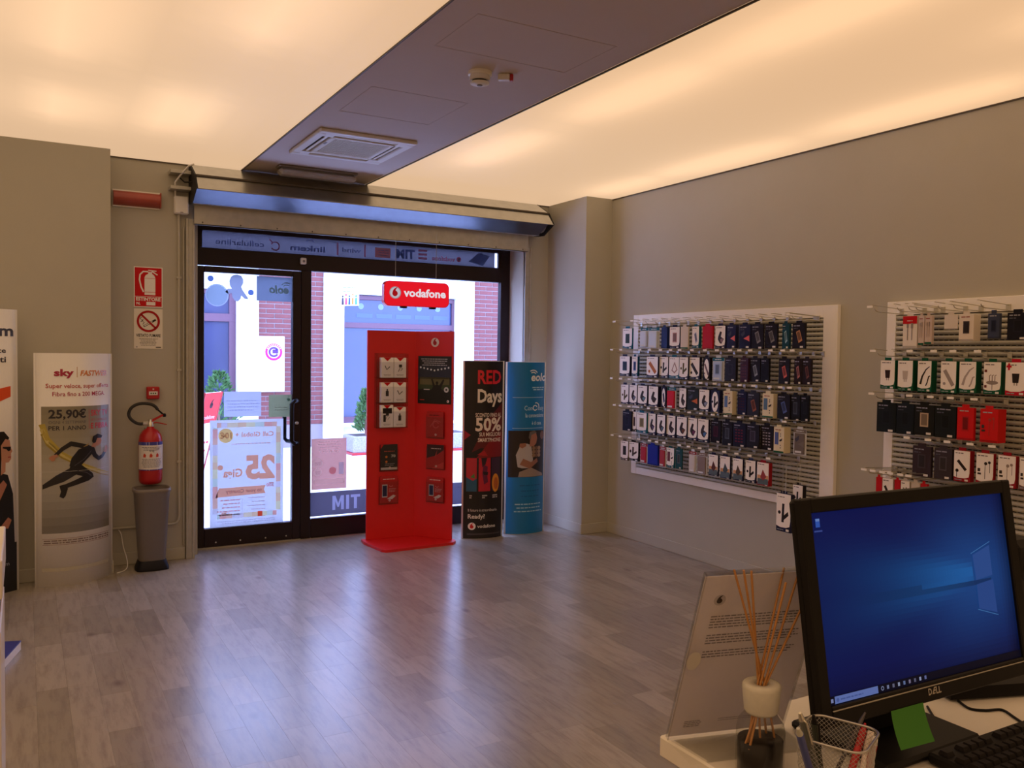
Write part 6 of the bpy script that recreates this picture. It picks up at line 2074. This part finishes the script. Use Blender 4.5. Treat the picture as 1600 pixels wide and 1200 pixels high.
MB().box(cc.x - 0.05, cc.y + 0.035, DZ + 0.012, cc.x + 0.05, cc.y + 0.075, 1.12, 0.008).build('neck', M['black'], t)
MB().box(cc.x - 0.12, cc.y - 0.050, DZ, cc.x + 0.12, cc.y + 0.14, DZ + 0.014, 0.005).build('foot', M['black'], t)
MB().box(cc.x - 0.04, cc.y - 0.012, 1.03, cc.x + 0.04, cc.y + 0.06, 1.11, 0.004).build('tilt_joint', M['black'], t)

n0 = fm((0.120, -0.027, 0.0075))
nt_ = thing('sticky_note', n0, 'green sticky note hanging from the lower edge of the monitor', 'note')
nb = MB()
V = []
for k in range(7):
    f = k / 6
    p = n0 + h_ * 0.0 - u_ * (0.053 * f) + Vector((0, -0.010 * f * f, 0))
    V += [p, p + h_ * 0.074 + Vector((0, -0.003 * f, 0.0))]
nb.add(V, [(2 * k, 2 * k + 1, 2 * k + 3, 2 * k + 2) for k in range(6)], None, True)
nb.build('paper', M['green'], nt_, recalc=False)

# acrylic letter stand leaning back towards the desk
az, ti = R(-14.94), R(-21.56)
h_ = Vector((math.cos(az), math.sin(az), 0))
b_ = Vector((-math.sin(az), math.cos(az), 0))
u_ = Vector((0, 0, 1)) * math.cos(ti) + b_ * math.sin(ti)
fa = frame((0.910, 1.061, DZ + 0.004), h_, u_, h_.cross(u_))
AW, AH = 0.2125, 0.325
t = thing('letter_stand', (1.0, 1.0, DZ), 'clear acrylic stand with a white printed letter at the far edge of desk', 'stand')
MB().box(0, 0, 0.0022, AW, AH, 0.0042, 0, fr=fa).box(0, 0, -0.0042, AW, AH, -0.0022, 0, fr=fa).build('acrylic_sheet', M['acryl'], t)
eg = MB()
eg.box(0, AH - 0.002, -0.0044, AW, AH + 0.001, 0.0044, fr=fa).box(-0.001, 0, -0.0044, 0.001, AH, 0.0044, fr=fa).box(AW - 0.001, 0, -0.0044, AW + 0.001, AH, 0.0044, fr=fa)
ff = frame((0.910, 1.061, DZ), h_, -b_, (0, 0, 1))
eg.build('acrylic_edge', M['acryledge'], t)
MB().box(0, 0.0, 0.0, AW, 0.085, 0.004, fr=ff).build('acrylic_foot', M['acrylfoot'], t)
MB().box(0.001, 0.004, -0.0008, AW - 0.001, AH - 0.006, 0.0008, fr=fa, col=lin((236, 230, 224))).build('letter', M['letter'], t)
a = Art(fa, 0.0002, 0.0010)
voda_mark(a, 0.034, AH - 0.050, 0.010, 1, (196, 190, 186), (70, 60, 60))
for k, (v, n_) in enumerate(((AH - 0.082, 5), (AH - 0.118, 4), (AH - 0.150, 3))):
    a.greek(0.026, v, 0.165, n_, 0.0022, 0.0052, (140, 134, 132), seed=k + 2, ragged=0.08)
a.greek(0.024, 0.032, 0.035, 4, 0.0016, 0.0036, (150, 144, 142), seed=6)
a.greek(0.085, 0.032, 0.10, 2, 0.0014, 0.0040, (170, 164, 160), seed=7)
a.build('letter_print', M['card'], t)
a = Art(fa, 0.0002, 0.0044)
a.disc(0.012, AH * 0.50, 0.012, (206, 202, 196), 1, 0.018)
a.build('thumb_notch', M['card'], t)

# reed diffuser
DX, DY = 0.958, 0.905
t = thing('reed_diffuser', (DX, DY, DZ), 'glass reed diffuser with white collar and brown sticks on the desk', 'diffuser')
MB().lathe([(0.034, 0.002), (0.036, 0.006), (0.036, 0.070), (0.033, 0.084), (0.024, 0.096), (0.022, 0.104)], DX, DY, DZ, 28).build('glass_bottle', M['bottle'], t)
MB().lathe([(0.0, 0.005), (0.0335, 0.005), (0.0335, 0.056), (0.0, 0.056)], DX, DY, DZ, 28).build('liquid', M['liquid'], t)
MB().lathe([(0.012, 0.097), (0.0225, 0.097), (0.0250, 0.101), (0.0285, 0.134), (0.0280, 0.139), (0.0250, 0.142), (0.0115, 0.141), (0.0115, 0.097)], DX, DY, DZ, 28).build('collar', M['ceram'], t)
top_ = [(1147, 890), (1162, 891), (1174, 892), (1225, 887), (1228, 910), (1247, 898), (1270, 912)]
for k, (px, py) in enumerate(top_):
    q = at(px, py, 'Y', DY + (0.02, -0.01, 0.015, 0.01, -0.02, 0.0, -0.015)[k])
    e = Vector((DX + 0.006 * math.cos(k * 0.9), DY + 0.006 * math.sin(k * 0.9), DZ + 0.140))
    d = (e - q).normalized()
    MB().tube([q, e, e + d * 0.10 + Vector((0, 0, 0)) - Vector((d.x, d.y, 0)) * 0.03], 0.0018, 6).build('reed', M['reed'], t)

# pen cup of wire mesh
CH = 0.125
CX, CY, CR = 0.947, 0.759, R(24)
t = thing('pen_cup', (CX, CY, DZ), 'silver wire mesh pen cup on the desk beside the diffuser', 'pen cup')
fc = frame((CX, CY, DZ), (math.cos(CR), math.sin(CR), 0), (-math.sin(CR), math.cos(CR), 0), (0, 0, 1))
def sq(r, z, n=5, k=0.42):
    P = []
    for cx_, cy_, a0 in ((1, 1, 0), (-1, 1, 90), (-1, -1, 180), (1, -1, 270)):
        rr = r * k
        for i in range(n + 1):
            q = R(a0 + 90 * i / n)
            P.append(fc((cx_ * (r - rr) + rr * math.cos(q), cy_ * (r - rr) + rr * math.sin(q), z)))
    return P
P = sq(0.046, CH)
MB().tube(P + P[:1], 0.0019, 6, caps=False).build('rim', M['wiremesh'], t)
P = sq(0.037, 0.002)
MB().tube(P + P[:1], 0.0017, 5, caps=False).add(sq(0.037, 0.0015), [tuple(range(24))]).build('bottom', M['wiremesh'], t)
me_ = MB()
NW = 50
def cupwall(s, z):
    f = z / CH
    r = 0.037 + 0.009 * f
    Q = sq(r, z)
    Q.append(Q[0])
    L = [0]
    for i in range(24):
        L.append(L[-1] + (Q[i + 1] - Q[i]).length)
    d = (s % 1.0) * L[-1]
    for i in range(24):
        if d <= L[i + 1] + 1e-9:
            return Q[i] + (Q[i + 1] - Q[i]) * ((d - L[i]) / (L[i + 1] - L[i]))
    return Q[0]
for k in range(NW):
    for sg in (1, -1):
        me_.tube([cupwall(k / NW + sg * 0.40 * z / CH, z) for z in [0.002 + (CH - 0.002) * i / 9 for i in range(10)]], 0.00032, 3, caps=False)
tag(me_.build('mesh_wall', M['wiremesh'], t, recalc=False), kind='stuff')

def pen(px, py, foot, r, m, label, capm=None, clip=None, name='pen', yoff=0.0, tip_r=None):
    """pen standing in the cup: its upper end measured on the photograph, its foot on the cup's floor"""
    q = at(px, py, 'Y', CY + yoff)
    b = fc((foot[0], foot[1], 0.005))
    d = (q - b).normalized()
    t = thing(name, b, label, 'pen', 'pens in the mesh cup')
    L = (q - b).length
    MB().tube([b, b + d * 0.012, b + d * (L - 0.012)], r * 0.35, 10, r1=r).build('barrel', m, t) if False else \
        MB().tube([b + d * 0.012, b + d * (L * 0.6), b + d * (L - 0.012)], r, 10).tube([b, b + d * 0.012], r * 0.3, 10, r1=r).build('barrel', m, t)
    MB().tube([b + d * (L - 0.012), b + d * L], r * 0.92, 10, r1=r * (0.45 if tip_r is None else tip_r)).build('end_cap', capm or m, t)
    if clip:
        s_ = d.cross(Vector((0, 1, 0.3))).normalized()
        s_ = s_.cross(d).normalized() * -1
        MB().tube([b + d * (L - 0.010) + s_ * r * 0.8, b + d * (L - 0.012) + s_ * r * 1.7, b + d * (L - 0.05) + s_ * r * 1.3], 0.0013, 6).build('clip', clip, t)
    return t


PM = lambda n, c: mat(n, lin(c), 0.35)
pen(1247, 1138, (0.010, 0.02), 0.0050, PM('pen_blue', (52, 66, 140)), 'blue pen leaning at the bottle side of the mesh cup', PM('pen_pale', (180, 180, 170)), yoff=-0.02)
pen(1250, 1114, (0.014, 0.010), 0.0048, PM('pen_steel', (96, 100, 92)), 'grey metal pen with a clip in the mesh cup', M['chrome'], M['chrome'], yoff=0.0)
pen(1271, 1118, (0.027, 0.02), 0.0046, PM('pen_green', (46, 54, 44)), 'dark green pen behind the grey one in the mesh cup', M['black'], M['black'], yoff=0.015)
pen(1352, 1130, (-0.022, -0.006), 0.0050, PM('pen_red', (176, 16, 24)), 'glossy red pen leaning to the monitor side of the mesh cup', None, None, yoff=0.01, tip_r=0.25)
pen(1361, 1143, (-0.006, -0.024), 0.0056, PM('pen_white', (224, 210, 200)), 'white pen beside the red pen in the mesh cup', PM('pen_white_end', (226, 214, 206)), None, yoff=0.0, tip_r=0.8)
pen(1368, 1150, (0.012, -0.026), 0.0052, PM('pen_dark_red', (150, 18, 26)), 'dark red marker with a white end in the mesh cup', M['whiteboard'], None, yoff=-0.012, tip_r=0.7)
pen(1352, 1113, (0.0, 0.026), 0.0030, PM('pen_grey', (70, 66, 72)), 'thin grey stylus standing tallest at the back of the mesh cup', None, None, yoff=0.03)

# keyboard, cables, devices at the right end of the desk
t = thing('keyboard', (1.47, 0.72, DZ), 'black computer keyboard in the lower corner of the picture', 'keyboard')
fk = frame((1.215, 0.806, DZ), (1, -0.012, 0), (-0.012, -1, 0), (0, 0, 1))
MB().box(0, 0, 0.002, 0.45, 0.155, 0.020, 0.004, fr=fk).build('case', M['black'], t)
k0 = None
for r_ in range(6):
    for c_ in range(22):
        if r_ == 0 and c_ % 5 == 1:
            continue
        p = fk((0.010 + c_ * 0.0196, 0.012 + r_ * 0.0225 + (0.004 if r_ else 0), 0.020))
        if k0 is None:
            o = MB().add([(0, 0, 0), (0.017, 0, 0), (0.017, -0.017, 0), (0, -0.017, 0), (0.002, -0.002, 0.006), (0.015, -0.002, 0.006), (0.015, -0.014, 0.006), (0.002, -0.014, 0.006)],
                         [(4, 5, 6, 7), (0, 1, 5, 4), (1, 2, 6, 5), (2, 3, 7, 6), (3, 0, 4, 7)]).build('key', M['keys'], t, loc=(0, 0, 0))
            k0 = o.data
            o.location = p - WLOC[t.name]
        else:
            piece('key', k0, t, p)

def deskcable(pts, r, label, m='black'):
    P = [at(px, py, 'Z', DZ + r) for px, py in pts]
    Q = []
    for i in range(len(P) - 1):
        p0, p1, p2, p3 = P[max(0, i - 1)], P[i], P[i + 1], P[min(len(P) - 1, i + 2)]
        for s_ in range(6):
            f = s_ / 6
            Q.append(0.5 * ((2 * p1) + (p2 - p0) * f + (2 * p0 - 5 * p1 + 4 * p2 - p3) * f * f + (3 * p1 - p0 - 3 * p2 + p3) * f ** 3))
    Q.append(P[-1])
    tag(MB().tube(Q, r, 8).build('desk_cable', M[m], None), label, 'cable')


deskcable([(1449, 1104), (1462, 1124), (1487, 1147), (1515, 1160), (1533, 1163)], 0.0022, 'black cable curving from the monitor foot to the keyboard')
deskcable([(1497, 1095), (1515, 1107), (1540, 1110), (1565, 1109), (1585, 1121), (1615, 1142)], 0.0024, 'black cable winding across the bright part of the desk')
c0 = at(1500, 1086, 'Z', DZ)
t = thing('desk_device', (1.60, 0.95, DZ), 'black sloping device on the desk, under the far end of the monitor', 'device')
fd = frame((1.475, 0.935, DZ), (1, -0.35, 0), (0.35, 1, 0), (0, 0, 1))
mb = MB()
V = [fd(p) for p in ((0, 0, 0.004), (0.24, 0, 0.004), (0.24, 0.17, 0.004), (0, 0.17, 0.004), (0.004, 0.004, 0.025), (0.236, 0.004, 0.025), (0.236, 0.166, 0.075), (0.004, 0.166, 0.075))]
mb.add(V, [(0, 1, 2, 3), (4, 5, 6, 7), (0, 1, 5, 4), (1, 2, 6, 5), (2, 3, 7, 6), (3, 0, 4, 7)]).build('housing', M['black'], t)
mb = MB()
for q in ((0.02, 0.02), (0.21, 0.02), (0.02, 0.14), (0.21, 0.14)):
    mb.box(q[0], q[1], 0, q[0] + 0.012, q[1] + 0.012, 0.006, fr=fd)
mb.build('rubber_feet', M['hose'], t)

q0, q1 = at(1586, 838, 'Y', 1.10), at(1599, 890, 'Y', 1.10)
t = thing('desk_speaker', ((q0.x + q1.x) / 2 - 0.03, 1.10, DZ), 'black rounded loudspeaker peeping out behind the edge of the monitor', 'speaker')
MB().box(q1.x - 0.10, 1.06, DZ + 0.012, q1.x, 1.07 + 0.09, q0.z, 0.014).build('cabinet', M['black'], t)
MB().lathe([(0.036, 0), (0.030, -0.004), (0.010, 0.006), (0.0, 0.006)], q1.x - 0.05, 1.06, q0.z - 0.06, 16, axis='Y').build('speaker_cone', M['blackmat'], t)
MB().box(q1.x - 0.11, 1.05, DZ, q1.x + 0.01, 1.17, DZ + 0.014, 0.004).build('foot', M['black'], t)

# ================================================================== at the picture's left edge
t = thing('display_counter', (-0.45, 2.3, 0), 'cream display counter just entering the picture by the tall totem', 'counter')
e0, e1 = at(6, 875, 'Y', 2.2), at(3, 1150, 'Y', 2.2)
XE = (e0.x + e1.x) / 2
zt = e0.z
MB().box(-0.95, 2.2, zt - 0.09, XE, 2.62, zt, 0.003).build('top_board', M['offwhite'], t)
MB().box(-0.92, 2.215, zt - 0.16, XE - 0.008, 2.60, zt - 0.09).build('recess_panel', M['grey'], t)
MB().box(-0.95, 2.2, 0.0, XE - 0.004, 2.62, zt - 0.16, 0.003).build('carcass', M['offwhite'], t)
t = thing('blue_box', (-0.3, 4.75, 0), 'flat blue box with white sides lying on the floor beside the cream counter', 'box')
p0, p1 = at(33, 1001, 'Z', 0.045), at(4, 1033, 'Z', 0.045)
uu = Vector((p0.x - p1.x, p0.y - p1.y, 0)).normalized()
fb = frame((p0.x, p0.y, 0), -uu, Vector((-uu.y, uu.x, 0)), (0, 0, 1))
MB().box(0, 0.001, 0, 0.5, 0.36, 0.040, 0.001, fr=fb).build('tray', M['whiteboard'], t)
MB().box(-0.001, 0, 0.040, 0.501, 0.361, 0.046, 0.001, fr=fb).build('blue_cover', M['bluebook'], t)
